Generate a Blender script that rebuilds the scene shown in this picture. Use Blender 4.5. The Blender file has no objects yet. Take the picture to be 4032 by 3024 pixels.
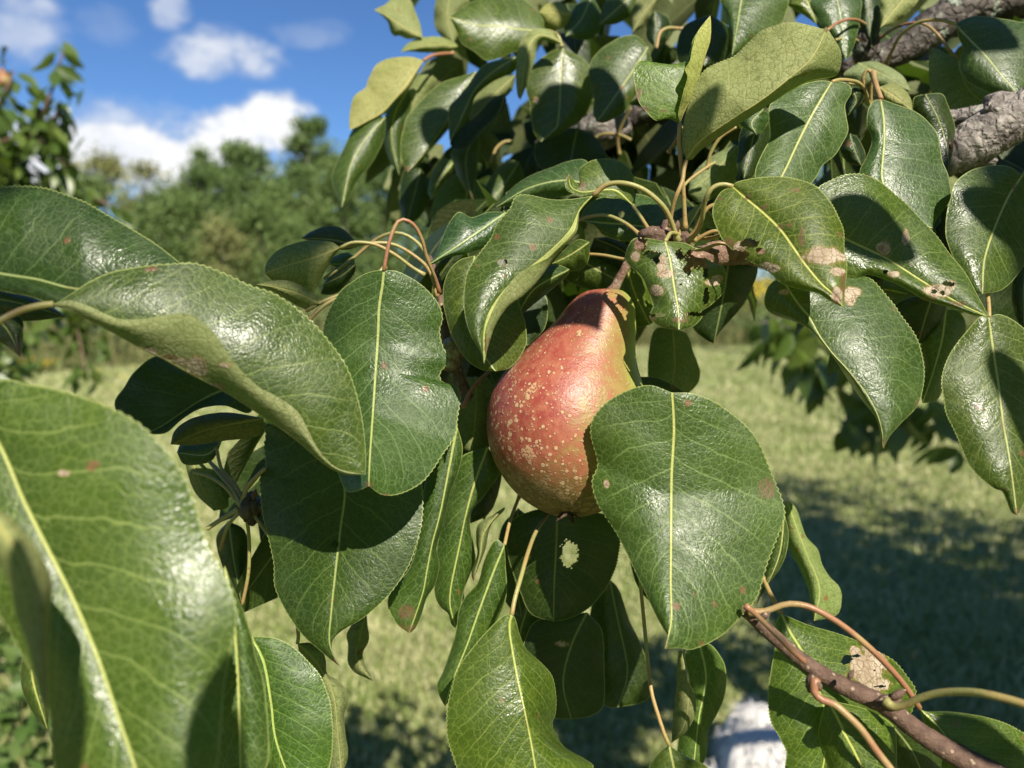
import bpy, math, random
import numpy as np
from mathutils import Vector, Matrix

# ------------------------------------------------------------------ camera, sky, sun
SC = bpy.context.scene
COL = SC.collection
PITCH = math.radians(7.9)
CAM = np.array([0.0, 0.0, 1.5])
FPX = 3028.0                      # focal length in pixels of the 4032 wide photograph
cd = bpy.data.cameras.new('camera')
cam = bpy.data.objects.new('camera', cd)
COL.objects.link(cam)
cam.location = CAM
cam.rotation_euler = (math.radians(90) - PITCH, 0, 0)
cd.sensor_width = 36.0
cd.lens = 36.0 * FPX / 4032.0
cd.clip_start = 0.005
cd.clip_end = 2000
cd.dof.use_dof = True
cd.dof.focus_distance = 0.325
cd.dof.aperture_fstop = 8.8
SC.camera = cam
SC.view_settings.view_transform = 'Standard'
SC.view_settings.look = 'None'
SC.view_settings.exposure = 0.72
SC.view_settings.gamma = 1.0

AX = np.array([1.0, 0, 0])
UP = np.array([0, math.sin(PITCH), math.cos(PITCH)])
FW = np.array([0, math.cos(PITCH), -math.sin(PITCH)])
SUNC = np.array([0.27, 0.60, 0.75])
SUN = SUNC[0] * AX + SUNC[1] * UP - SUNC[2] * FW
SUN = SUN / np.linalg.norm(SUN)
sl = bpy.data.lights.new('sun', 'SUN')
sl.energy = 5.0
sl.angle = math.radians(0.5)
sl.color = (1.0, 0.93, 0.80)
so = bpy.data.objects.new('sun', sl)
COL.objects.link(so)
so.rotation_euler = Vector(SUN).to_track_quat('Z', 'Y').to_euler()

W = bpy.data.worlds.new('World')
SC.world = W
W.use_nodes = True


class NT:
    """small helper to write node trees as expressions"""
    def __init__(self, tree):
        self.t = tree
        self.n = tree.nodes
        self.l = tree.links

    def node(self, typ, **kw):
        n = self.n.new(typ)
        for k, v in kw.items():
            setattr(n, k, v)
        return n

    def put(self, sock, v):
        if v is None:
            return
        if hasattr(v, 'links') or hasattr(v, 'is_output'):
            self.l.new(v, sock)
        else:
            try:
                sock.default_value = v
            except Exception:
                sock.default_value = (v[0], v[1], v[2], 1.0) if len(v) == 3 else v

    def m(self, op, a, b=None, c=None, clamp=False):
        n = self.node('ShaderNodeMath', operation=op, use_clamp=clamp)
        self.put(n.inputs[0], a)
        self.put(n.inputs[1], b)
        self.put(n.inputs[2], c)
        return n.outputs[0]

    def vm(self, op, a, b=None):
        n = self.node('ShaderNodeVectorMath', operation=op)
        self.put(n.inputs[0], a)
        if b is not None:
            self.put(n.inputs[1], b)
        return n.outputs[0]

    def mr(self, v, a, b, c=0.0, d=1.0, smooth=True):
        n = self.node('ShaderNodeMapRange', interpolation_type='SMOOTHSTEP' if smooth else 'LINEAR')
        self.put(n.inputs[0], v)
        for i, x in enumerate((a, b, c, d)):
            self.put(n.inputs[i + 1], x)
        return n.outputs[0]

    def mix(self, f, a, b, mode='MIX'):
        n = self.node('ShaderNodeMix', data_type='RGBA', blend_type=mode)
        self.put(n.inputs[0], f)
        for s, v in ((n.inputs[6], a), (n.inputs[7], b)):
            if isinstance(v, tuple) and len(v) == 3:
                v = (*v, 1.0)
            self.put(s, v)
        return n.outputs[2]

    def noise(self, vec, scale, detail=3.0, rough=0.5, dist=0.0, col=False):
        n = self.node('ShaderNodeTexNoise')
        if vec is not None:
            self.l.new(vec, n.inputs['Vector'])
        n.inputs['Scale'].default_value = scale
        n.inputs['Detail'].default_value = detail
        n.inputs['Roughness'].default_value = rough
        n.inputs['Distortion'].default_value = dist
        return n.outputs['Color' if col else 'Fac']

    def voro(self, vec, scale, feature='F1', out='Distance', rnd=1.0):
        n = self.node('ShaderNodeTexVoronoi', feature=feature)
        self.l.new(vec, n.inputs['Vector'])
        n.inputs['Scale'].default_value = scale
        n.inputs['Randomness'].default_value = rnd
        return n.outputs[out]

    def sep(self, v):
        n = self.node('ShaderNodeSeparateXYZ')
        self.l.new(v, n.inputs[0])
        return n.outputs

    def comb(self, x, y, z=0.0):
        n = self.node('ShaderNodeCombineXYZ')
        for i, v in enumerate((x, y, z)):
            self.put(n.inputs[i], v)
        return n.outputs[0]

    def bump(self, h, strength, dist, normal=None):
        n = self.node('ShaderNodeBump')
        n.inputs['Strength'].default_value = strength
        n.inputs['Distance'].default_value = dist
        self.l.new(h, n.inputs['Height'])
        if normal is not None:
            self.l.new(normal, n.inputs['Normal'])
        return n.outputs[0]


def px2dir(x, y):
    """direction of a point of the 2212 wide view"""
    k = 4032 / 2212
    v = (x * k - 2016) / FPX * AX - (y * k - 1512) / FPX * UP + FW
    return v / np.linalg.norm(v)


def build_world():
    w = NT(W.node_tree)
    w.n.clear()
    out = w.node('ShaderNodeOutputWorld')
    sky = w.node('ShaderNodeTexSky', sky_type='NISHITA')
    sky.sun_disc = False
    sky.sun_elevation = math.asin(SUN[2])
    sky.sun_rotation = math.atan2(SUN[0], SUN[1])
    sky.altitude = 300
    sky.air_density = 0.9
    sky.dust_density = 0.2
    sky.ozone_density = 4.5
    bg = w.node('ShaderNodeBackground')
    w.l.new(w.mix(1.0, sky.outputs[0], (0.69, 0.92, 1.17), 'MULTIPLY'), bg.inputs[0])
    bg.inputs[1].default_value = 0.062
    tc = w.node('ShaderNodeTexCoord')
    d = w.sep(tc.outputs['Generated'])
    az = w.m('ARCTAN2', d[0], d[1])
    el = w.m('ARCSINE', d[2])
    pv = w.comb(az, w.m('MULTIPLY', el, 1.5), 0.3)
    n1 = w.noise(pv, 6.0, 6.0, 0.58)
    n2 = w.noise(pv, 22.0, 5.0, 0.6)
    wob = w.m('ADD', w.m('MULTIPLY', w.m('SUBTRACT', n1, 0.5), 2.5), w.m('MULTIPLY', w.m('SUBTRACT', n2, 0.5), 1.9))
    # cloud heaps: centre (view position), half sizes in degrees, density
    blobs = [(440, 335, 9.5, 2.9, 1.3), (585, 270, 3.3, 2.5, 1.4), (520, 300, 5.5, 2.2, 1.3), (255, 290, 6.5, 3.0, .72), (300, 318, 8.0, 2.0, 1.15), (570, 290, 4.0, 2.6, 1.4), (380, 330, 6.0, 2.6, 1.1),
             (240, 340, 8.0, 2.4, 1.1), (340, 240, 3.0, .9, .4), (120, 370, 6.0, 2.4, 1.0),
             (485, 118, 4.3, 1.9, .85), (440, 135, 2.4, 1.5, .8), (540, 140, 2.4, 1.3, .8), (365, 20, 1.5, 1.6, .65),
             (660, 75, 3.0, 1.0, .3), (35, 40, 3.4, 2.8, .62), (225, 55, 2.2, 1.5, .2), (700, 60, 2.2, .8, .15)]
    blobs += [(-900, 150, 12, 3, .8), (3300, 250, 16, 4, 1.0), (1400, -900, 10, 5, .7), (2600, 380, 14, 3, .9)]
    tot = None
    for x, y, wa, we, den in blobs:
        v = px2dir(x, y)
        a0 = math.atan2(v[0], v[1])
        e0 = math.asin(v[2])
        qa = w.m('POWER', w.m('ABSOLUTE', w.m('DIVIDE', w.m('SUBTRACT', az, a0), math.radians(wa))), 2.0)
        qe = w.m('POWER', w.m('ABSOLUTE', w.m('DIVIDE', w.m('SUBTRACT', el, e0), math.radians(we))), 2.0)
        r = w.m('ADD', w.m('SUBTRACT', 1.05, w.m('ADD', qa, qe)), wob)
        f = w.mr(r, 0.0, 1.05, 0.0, den)
        tot = f if tot is None else w.m('MAXIMUM', tot, f)
    fac = w.m('MINIMUM', tot, 0.97)
    cb = w.node('ShaderNodeBackground')
    shade = w.mr(w.m('ADD', w.m('MULTIPLY', tot, 0.55), w.m('MULTIPLY', n2, 0.6)), 0.35, 1.1, 0.0, 1.0)
    cc = w.mix(shade, (0.50, 0.58, 0.74), (1.0, 1.0, 1.0))
    w.l.new(cc, cb.inputs[0])
    cb.inputs[1].default_value = 0.64
    mx = w.node('ShaderNodeMixShader')
    w.l.new(fac, mx.inputs[0])
    w.l.new(bg.outputs[0], mx.inputs[1])
    w.l.new(cb.outputs[0], mx.inputs[2])
    w.l.new(mx.outputs[0], out.inputs[0])


build_world()

SC.cycles.max_bounces = 8
SC.cycles.transmission_bounces = 6
SC.cycles.transparent_max_bounces = 8
SC.cycles.caustics_reflective = False
SC.cycles.caustics_refractive = False
SC.cycles.sample_clamp_indirect = 6.0

# ------------------------------------------------------------------ object helpers
def tag(o, label=None, cat=None, group=None, kind=None):
    if label: o['label'] = label
    if cat: o['category'] = cat
    if group: o['group'] = group
    if kind: o['kind'] = kind
    return o


def empty(name, loc):
    o = bpy.data.objects.new(name, None)
    o.empty_display_size = 0.1
    COL.objects.link(o)
    o.location = loc
    return o


def world_loc(o):
    v = Vector(o.location)
    while o.parent:
        o = o.parent
        v += Vector(o.location)
    return v


def mesh_obj(name, V, F, mat, parent=None, uvs=None, attrs=None, smooth=True):
    """V (n,3) array in world coordinates; F a list or array of faces"""
    V = np.asarray(V, dtype=np.float64)
    off = np.array(world_loc(parent)) if parent is not None else np.zeros(3)
    me = bpy.data.meshes.new(name)
    F = np.asarray(F) if not isinstance(F, list) else F
    if isinstance(F, np.ndarray):
        nf, k = F.shape
        me.vertices.add(len(V))
        me.vertices.foreach_set('co', V.ravel())
        me.loops.add(nf * k)
        me.loops.foreach_set('vertex_index', F.astype(np.int32).ravel())
        me.polygons.add(nf)
        me.polygons.foreach_set('loop_start', (np.arange(nf) * k).astype(np.int32))
        me.polygons.foreach_set('loop_total', np.full(nf, k, dtype=np.int32))
        me.update(calc_edges=True)
        me.validate()
    else:
        me.from_pydata(V.tolist(), [], F)
        me.update()
    if uvs:
        li = np.empty(len(me.loops), dtype=np.int32)
        me.loops.foreach_get('vertex_index', li)
        for nm, uv in uvs.items():
            lay = me.uv_layers.new(name=nm)
            lay.data.foreach_set('uv', np.asarray(uv)[li].astype(np.float32).ravel())
    if attrs:
        for nm, a in attrs.items():
            at = me.attributes.new(nm, 'FLOAT', 'POINT')
            at.data.foreach_set('value', np.asarray(a, dtype=np.float32))
    if smooth:
        me.polygons.foreach_set('use_smooth', np.ones(len(me.polygons), dtype=bool))
    me.materials.append(mat)
    o = bpy.data.objects.new(name, me)
    COL.objects.link(o)
    if parent is not None:
        o.parent = parent
    # object sits at its parent's origin, mesh stays in place
    o.location = tuple(-off)
    return o


# ------------------------------------------------------------------ materials
def new_mat(name):
    m = bpy.data.materials.new(name)
    m.use_nodes = True
    t = NT(m.node_tree)
    t.n.clear()
    out = t.node('ShaderNodeOutputMaterial')
    return m, t, out


def princ(t, **kw):
    b = t.node('ShaderNodeBsdfPrincipled')
    for k, v in kw.items():
        t.put(b.inputs[k.replace('_', ' ')], v if not (isinstance(v, tuple) and len(v) == 3) else (*v, 1.0))
    return b


def leaf_material(name, fine=True):
    m, t, out = new_mat(name)
    oi = t.node('ShaderNodeObjectInfo')
    tint = oi.outputs['Color']
    rnd = oi.outputs['Random']
    geo = t.node('ShaderNodeNewGeometry')
    pos = t.node('ShaderNodeTexCoord').outputs['Object']
    uvn = t.node('ShaderNodeUVMap', uv_map='leaf')
    phn = t.node('ShaderNodeUVMap', uv_map='phys')
    u_, s_, _ = t.sep(uvn.outputs[0])
    px_, py_, _ = t.sep(phn.outputs[0])
    s = t.m('SUBTRACT', t.m('MULTIPLY', s_, 2.0), 1.0)
    a = t.m('ABSOLUTE', s)
    sgn = t.m('SIGN', s)
    wob = t.m('MULTIPLY', t.m('SUBTRACT', t.noise(pos, 55.0, 3.0), 0.5), 0.075)
    # secondary veins leave the midrib and sweep to the tip
    ph = t.m('SUBTRACT', t.m('ADD', u_, wob), t.m('MULTIPLY', t.m('POWER', a, 0.9), 0.24))
    ph = t.m('ADD', t.m('MULTIPLY', ph, 9.5), t.m('MULTIPLY', sgn, 0.22))
    fr = t.m('ABSOLUTE', t.m('SUBTRACT', t.m('FRACT', ph), 0.5))
    sec = t.m('MULTIPLY', t.mr(fr, 0.0, 0.048, 1.0, 0.0), t.mr(a, 0.55, 0.97, 1.0, 0.25))
    ridge = t.mr(fr, 0.0, 0.30, 1.0, 0.0)
    ph2 = t.m('MULTIPLY', ph, 3.0)
    fr2 = t.m('ABSOLUTE', t.m('SUBTRACT', t.m('FRACT', t.m('ADD', ph2, t.m('MULTIPLY', t.noise(pos, 130.0, 2.0), 1.7))), 0.5))
    sec2 = t.mr(fr2, 0.0, 0.07, 0.35, 0.0)
    mid_w = t.mr(u_, 0.0, 1.0, 0.00046, 0.00016, smooth=False)
    mid = t.mr(t.m('ABSOLUTE', px_), mid_w, t.m('ADD', mid_w, 0.00035), 1.0, 0.0)
    pw = t.vm('ADD', pos, t.vm('MULTIPLY', t.noise(pos, 260.0, 2.0, col=True), (0.0022, 0.0022, 0.0022)))
    vd = t.voro(pw, 700.0, 'DISTANCE_TO_EDGE')
    net = t.mr(vd, 0.0, 0.10, 1.0, 0.0)
    vd2 = t.voro(pw, 330.0, 'DISTANCE_TO_EDGE')
    net2 = t.mr(vd2, 0.0, 0.075, 1.0, 0.0)
    big = t.noise(pos, 38.0, 4.0, 0.6)
    big2 = t.noise(pos, 120.0, 3.0, 0.6)
    # upper side
    g = t.mix(t.mr(big, 0.3, 0.7), (0.026, 0.053, 0.007), (0.046, 0.082, 0.012))
    g = t.mix(t.mr(big2, 0.52, 0.75, 0.0, 0.5), g, (0.072, 0.108, 0.018))
    g = t.mix(t.m('MULTIPLY', net, 0.18), g, (0.13, 0.19, 0.06))
    g = t.mix(t.m('MULTIPLY', net2, 0.50), g, (0.15, 0.21, 0.07))
    g = t.mix(t.m('MULTIPLY', t.m('MAXIMUM', sec, sec2), 0.62), g, (0.20, 0.27, 0.10))
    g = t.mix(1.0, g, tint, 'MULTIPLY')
    g = t.mix(1.0, g, t.mix(rnd, (1.12, .98, .75), (.82, .90, .92)), 'MULTIPLY')
    red = t.mr(t.noise(pos, 75.0, 2.0), 0.60, 0.72)
    mcol = t.mix(t.m('MULTIPLY', red, 0.5), (0.46, 0.49, 0.17), (0.36, 0.22, 0.08))
    mcol = t.mix(1.0, mcol, t.mix(0.75, (1, 1, 1), tint), 'MULTIPLY')
    g = t.mix(t.m('MULTIPLY', mid, .88), g, mcol)
    edge = t.mr(t.m('SUBTRACT', t.m('MULTIPLY', t.m('DIVIDE', t.m('ABSOLUTE', px_), t.m('MAXIMUM', a, 0.05)), t.m('SUBTRACT', 1.0, a)), 0.0), 0.00015, 0.0006, 1.0, 0.0)
    g = t.mix(t.m('MULTIPLY', edge, 0.75), g, (0.33, 0.38, 0.12))
    # rusty freckles
    sp = t.voro(t.vm('ADD', pos, t.vm('MULTIPLY', t.noise(pos, 500.0, 2.0, col=True), (0.003, 0.003, 0.003))), 85.0)
    fre = t.m('MULTIPLY', t.mr(sp, 0.09, 0.16, 1.0, 0.0), t.mr(t.noise(pos, 30.0, 1.0), 0.50, 0.60))
    g = t.mix(t.m('MULTIPLY', fre, 0.7), g, (0.20, 0.075, 0.04))
    # under side
    ug = t.mix(t.mr(big, 0.3, 0.7), (0.22, 0.25, 0.10), (0.33, 0.345, 0.165))
    ug = t.mix(t.m('MULTIPLY', net, 0.5), ug, (0.11, 0.14, 0.04))
    ug = t.mix(t.m('MULTIPLY', t.m('MAXIMUM', net2, sec2), 0.75), ug, (0.12, 0.13, 0.04))
    ug = t.mix(t.m('MULTIPLY', sec, 0.6), ug, (0.34, 0.36, 0.16))
    ug = t.mix(t.m('MULTIPLY', fre, 0.75), ug, (0.24, 0.09, 0.04))
    ug = t.mix(mid, ug, (0.42, 0.40, 0.16))
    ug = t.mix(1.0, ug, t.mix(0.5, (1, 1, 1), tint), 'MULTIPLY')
    back = geo.outputs['Backfacing']
    col = t.mix(back, g, ug)
    # eaten, skeletonised patches (attribute set where the leaf has them)
    dm = t.node('ShaderNodeAttribute', attribute_name='dmg').outputs['Fac']
    rag = t.m('ADD', t.m('MULTIPLY', t.m('SUBTRACT', t.noise(pos, 170.0, 4.0, 0.7), 0.5), 1.6), t.m('MULTIPLY', t.m('SUBTRACT', big2, 0.5), 0.8))
    dmn = t.m('ADD', dm, t.m('MULTIPLY', rag, t.mr(dm, 0.0, 0.15)))
    dmask = t.mr(dmn, 0.52, 0.64)
    rim = t.m('MULTIPLY', t.mr(dmn, 0.26, 0.52), t.m('SUBTRACT', 1.0, dmask))
    dcol = t.mix(net2, t.mix(t.mr(big2, .35, .65), (0.36, 0.28, 0.19), (0.54, 0.46, 0.35)), (0.20, 0.12, 0.06))
    dcol = t.mix(t.m('MULTIPLY', net, .5), dcol, (0.24, 0.16, 0.10))
    col = t.mix(t.m('MULTIPLY', rim, 0.6), col, (0.22, 0.15, 0.03))
    col = t.mix(dmask, col, dcol)
    br = t.node('ShaderNodeAttribute', attribute_name='brown').outputs['Fac']
    brn = t.mr(t.m('ADD', br, t.m('MULTIPLY', rag, t.mr(br, 0.0, 0.15))), 0.45, 0.80)
    brn = t.m('MULTIPLY', brn, t.mr(t.noise(pos, 520.0, 3.0, 0.7), 0.38, 0.56, 0.35, 1.0))
    col = t.mix(t.m('MULTIPLY', brn, 0.85), col, t.mix(big2, (0.10, 0.04, 0.022), (0.21, 0.12, 0.07)))
    # relief
    hgt = t.m('ADD', t.m('MULTIPLY', t.mr(vd, 0.0, 0.30), 0.20), t.m('MULTIPLY', t.mr(vd2, 0.0, 0.3), 0.22))
    hgt = t.m('SUBTRACT', hgt, t.m('MULTIPLY', ridge, 0.22))
    hgt = t.m('SUBTRACT', hgt, t.m('MULTIPLY', mid, 0.7))
    hgt = t.m('ADD', hgt, t.m('MULTIPLY', big2, 0.15))
    nrm = t.bump(hgt, 0.55, 0.00045)
    rough = t.m('ADD', t.mr(t.noise(pos, 42.0, 5.0, 0.65), 0.38, 0.62, 0.29, 0.52), t.m('MULTIPLY', rnd, 0.07))
    rough = t.m('MAXIMUM', rough, t.m('MULTIPLY', back, 0.62))
    rough = t.m('MAXIMUM', rough, t.m('MULTIPLY', dmask, 0.8))
    b = princ(t, Base_Color=col, Roughness=rough, Specular_IOR_Level=t.mr(back, 0.0, 1.0, 0.54, 0.22))
    t.l.new(nrm, b.inputs['Normal'])
    tr = t.node('ShaderNodeBsdfTranslucent')
    tg = t.mix(t.m('MAXIMUM', mid, t.m('MULTIPLY', sec, .5)), (0.21, 0.36, 0.02), (0.38, 0.38, 0.08))
    tg = t.mix(t.m('MULTIPLY', net, 0.3), tg, (0.08, 0.14, 0.01))
    tg = t.mix(dmask, tg, (0.35, 0.22, 0.10))
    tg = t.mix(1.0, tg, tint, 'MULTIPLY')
    t.l.new(tg, tr.inputs[0])
    ms = t.node('ShaderNodeMixShader')
    ms.inputs[0].default_value = 0.25
    t.l.new(b.outputs[0], ms.inputs[1])
    t.l.new(tr.outputs[0], ms.inputs[2])
    t.l.new(ms.outputs[0], out.inputs[0])
    return m


def simple_leaf_mat(name, c1, c2, trc, scale=3.0, tr=0.3, rough=0.5, spec=0.4):
    m, t, out = new_mat(name)
    pos = t.node('ShaderNodeNewGeometry').outputs['Position']
    att = t.node('ShaderNodeAttribute', attribute_name='rnd').outputs['Fac']
    f = t.m('ADD', t.m('MULTIPLY', t.noise(pos, scale, 3.0), 0.6), t.m('MULTIPLY', att, 0.5))
    col = t.mix(t.mr(f, 0.3, 0.85), c1, c2)
    b = princ(t, Base_Color=col, Roughness=rough, Specular_IOR_Level=spec)
    x = t.node('ShaderNodeBsdfTranslucent')
    t.put(x.inputs[0], (*trc, 1.0))
    ms = t.node('ShaderNodeMixShader')
    ms.inputs[0].default_value = tr
    t.l.new(b.outputs[0], ms.inputs[1])
    t.l.new(x.outputs[0], ms.inputs[2])
    t.l.new(ms.outputs[0], out.inputs[0])
    return m


def bark_mat(name, dark, light, lichen=0.0, scale=1.0, spots=True, crack=1.0):
    m, t, out = new_mat(name)
    pos = t.node('ShaderNodeTexCoord').outputs['Object']
    st = t.vm('MULTIPLY', pos, (1.0, 1.0, 1.0))
    n1 = t.noise(st, 90.0 * scale, 6.0, 0.65)
    n2 = t.noise(st, 350.0 * scale, 5.0, 0.7)
    v = t.voro(t.vm('ADD', st, t.vm('MULTIPLY', t.noise(pos, 120 * scale, 3.0, col=True), (0.01 / scale,) * 3)), 110.0 * scale, 'DISTANCE_TO_EDGE')
    col = t.mix(t.mr(n1, 0.35, 0.65), dark, light)
    col = t.mix(t.mr(v, 0.0, 0.12, 0.6 * crack, 0.0), col, tuple(x * 0.35 for x in dark))
    col = t.mix(t.mr(n2, 0.55, 0.8, 0.0, 0.5), col, tuple(min(1, x * 1.7) for x in light))
    if lichen:
        lm = t.mr(t.m('ADD', t.noise(pos, 60.0 * scale, 4.0, .7), t.m('MULTIPLY', n2, .3)), 0.72, 0.80, 0.0, lichen)
        col = t.mix(lm, col, (0.36, 0.42, 0.33))
    if spots:
        sv = t.voro(pos, 260.0)
        col = t.mix(t.mr(sv, 0.12, 0.2, 0.8, 0.0), col, (0.42, 0.32, 0.22))
    b = princ(t, Base_Color=col, Roughness=0.62, Specular_IOR_Level=0.35)
    h = t.m('ADD', t.m('MULTIPLY', n1, 1.0), t.m('ADD', t.m('MULTIPLY', n2, .5), t.m('MULTIPLY', t.mr(v, 0, .2), .8 * crack)))
    t.l.new(t.bump(h, 0.9, 0.0014), b.inputs['Normal'])
    t.l.new(b.outputs[0], out.inputs[0])
    return m


def stalk_mat(name, c, c2):
    m, t, out = new_mat(name)
    pos = t.node('ShaderNodeTexCoord').outputs['Object']
    n1 = t.noise(pos, 45.0, 3.0)
    col = t.mix(t.mr(n1, 0.42, 0.62), c, c2)
    col = t.mix(t.mr(t.noise(pos, 600.0, 2.0), 0.62, 0.7, 0, .6), col, (0.22, 0.09, 0.04))
    b = princ(t, Base_Color=col, Roughness=0.42, Specular_IOR_Level=0.45, Subsurface_Weight=0.0)
    t.l.new(t.bump(t.noise(pos, 900.0, 3.0), 0.4, 0.0003), b.inputs['Normal'])
    t.l.new(b.outputs[0], out.inputs[0])
    return m


M = {}
M['leaf'] = leaf_material('pear_leaf')
M['stalk'] = stalk_mat('leaf_stalk', (0.30, 0.28, 0.10), (0.34, 0.23, 0.09))
M['stalk_red'] = stalk_mat('red_leaf_stalk', (0.30, 0.14, 0.075), (0.33, 0.23, 0.10))
M['bark'] = bark_mat('grey_bark', (0.12, 0.10, 0.09), (0.36, 0.32, 0.29), lichen=0.9, spots=False, crack=.7, scale=1.3)
M['bark_dark'] = bark_mat('dark_bark', (0.05, 0.04, 0.034), (0.12, 0.10, 0.085), lichen=0.7, spots=False)
M['twig'] = bark_mat('brown_twig', (0.10, 0.058, 0.042), (0.17, 0.105, 0.075), lichen=0.0, scale=2.6, crack=0.08)
M['twig_red'] = bark_mat('reddish_twig', (0.14, 0.07, 0.05), (0.27, 0.17, 0.12), lichen=0.25, scale=2.0, crack=0.1)
M['young'] = simple_leaf_mat('small_leaf', (0.06, 0.105, 0.018), (0.12, 0.17, 0.035), (0.20, 0.30, 0.03), scale=14.0, rough=0.38, spec=0.6)

# ------------------------------------------------------------------ traced shapes -> space
TILES = dict(A=(0, 0), B=(1300, 0), C=(2632, 0), D=(0, 1000), E=(1300, 1000), F=(2632, 1000),
             G=(0, 1974), H=(1300, 1974), I=(2632, 1974))


def nat(tile, x, y):
    if tile == 'Z':
        return x * 4032 / 2212, y * 4032 / 2212
    ox, oy = TILES[tile]
    k = 1400 / 2212
    return ox + x * k, oy + y * k


def to3d(X, Y, z):
    """photograph pixel + depth (cm) -> world point"""
    X, Y, z = np.asarray(X, float), np.asarray(Y, float), np.asarray(z, float) / 100.0
    return (CAM[None] + ((X - 2016) / FPX * z)[..., None] * AX - ((Y - 1512) / FPX * z)[..., None] * UP
            + z[..., None] * FW)


def catmull(P, n):
    """resample a polyline (k,d) smoothly to n points by arc length of its first two columns"""
    P = np.asarray(P, float)
    if len(P) == 2:
        t = np.linspace(0, 1, n)[:, None]
        return P[0] * (1 - t) + P[1] * t
    Q = np.vstack([2 * P[0] - P[1], P, 2 * P[-1] - P[-2]])
    out = []
    for i in range(1, len(Q) - 2):
        p0, p1, p2, p3 = Q[i - 1], Q[i], Q[i + 1], Q[i + 2]
        t = np.linspace(0, 1, 14, endpoint=False)[:, None]
        out.append(0.5 * ((2 * p1) + (-p0 + p2) * t + (2 * p0 - 5 * p1 + 4 * p2 - p3) * t * t + (-p0 + 3 * p1 - 3 * p2 + p3) * t ** 3))
    out.append(P[-1:])
    D = np.vstack(out)
    seg = np.linalg.norm(np.diff(D[:, :2], axis=0), axis=1)
    L = np.concatenate([[0], np.cumsum(seg)])
    tt = np.linspace(0, L[-1], n)
    return np.stack([np.interp(tt, L, D[:, j]) for j in range(D.shape[1])], axis=1)


def prof(v, n):
    """number or list -> smooth profile of n values"""
    if isinstance(v, (int, float)):
        return np.full(n, float(v))
    v = np.asarray(v, float)
    return np.interp(np.linspace(0, 1, n), np.linspace(0, 1, len(v)), v)


def sm(a, k=5):
    if k <= 1: return a
    p = np.pad(a, (k, k), mode='edge')
    ker = np.hanning(2 * k + 1); ker /= ker.sum()
    return np.convolve(p, ker, mode='same')[k:-k]


LEAVES = []
TREE_LOC = (1.35, 1.05, 0.0)
pear_tree = empty('pear_tree', TREE_LOC)
tag(pear_tree, 'pear tree in the foreground, its glossy leaves hanging all round the red pear', 'tree')


def tube_mesh(P, R, seg=10, cap=True, rough=0.0, seed=0):
    """P (n,3) world, R (n)"""
    P = np.asarray(P, float); n = len(P)
    T = np.gradient(P, axis=0); T /= np.linalg.norm(T, axis=1)[:, None] + 1e-12
    ref = np.array([0.31, -0.9, 0.3]); N0 = np.cross(T[0], ref); N0 /= np.linalg.norm(N0)
    V = []
    rg = np.random.RandomState(seed)
    for i in range(n):
        N0 = N0 - T[i] * np.dot(N0, T[i]); N0 /= np.linalg.norm(N0)
        B = np.cross(T[i], N0)
        a = np.linspace(0, 2 * np.pi, seg, endpoint=False)
        rr = R[i] * (1 + rough * rg.uniform(-1, 1, seg))
        V.append(P[i] + (np.cos(a) * rr)[:, None] * N0 + (np.sin(a) * rr)[:, None] * B)
    V = np.vstack(V)
    F = []
    for i in range(n - 1):
        for j in range(seg):
            k = (j + 1) % seg
            F.append([i * seg + j, i * seg + k, (i + 1) * seg + k, (i + 1) * seg + j])
    if cap:
        c0, c1 = len(V), len(V) + 1
        V = np.vstack([V, P[0] - T[0] * R[0] * .5, P[-1] + T[-1] * R[-1] * .5])
        for j in range(seg):
            k = (j + 1) % seg
            F.append([c0, k, j])
            F.append([c1, (n - 1) * seg + j, (n - 1) * seg + k])
    return V, F


def traced_tube(tile, pts, z, r, n=28):
    """points of a tile, depth(s) cm, radius(es) cm -> world path and radii"""
    P2 = catmull([nat(tile, *p[:2]) for p in pts], n)
    zz = sm(prof(z, n), 3)
    rr = sm(prof(r, n), 2) / 100.0
    return to3d(P2[:, 0], P2[:, 1], zz), rr


def stalk(tile, pts, z, r=0.085, parent=None, mat='stalk', n=26, name='petiole'):
    P, R = traced_tube(tile, pts, z, r, n)
    R = R.copy()
    R[:3] *= np.array([1.5, 1.3, 1.1])      # swollen foot
    V, F = tube_mesh(P, R, 8)
    return mesh_obj(name, V, F, M[mat], parent or pear_tree)


def wood(name, tile, pts, z, r, mat, n=40, seg=20, rough=0.06, seed=1, label=None):
    P, R = traced_tube(tile, pts, z, r, n)
    rg = np.random.RandomState(seed)
    R = R * (1 + 0.035 * np.sin(np.linspace(0, 19, n) + seed) + 0.04 * rg.uniform(-1, 1, n))
    V, F = tube_mesh(P, R, seg, rough=rough, seed=seed)
    o = mesh_obj(name, V, F, M[mat], pear_tree)
    if label: o['label'] = label
    return o


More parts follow.
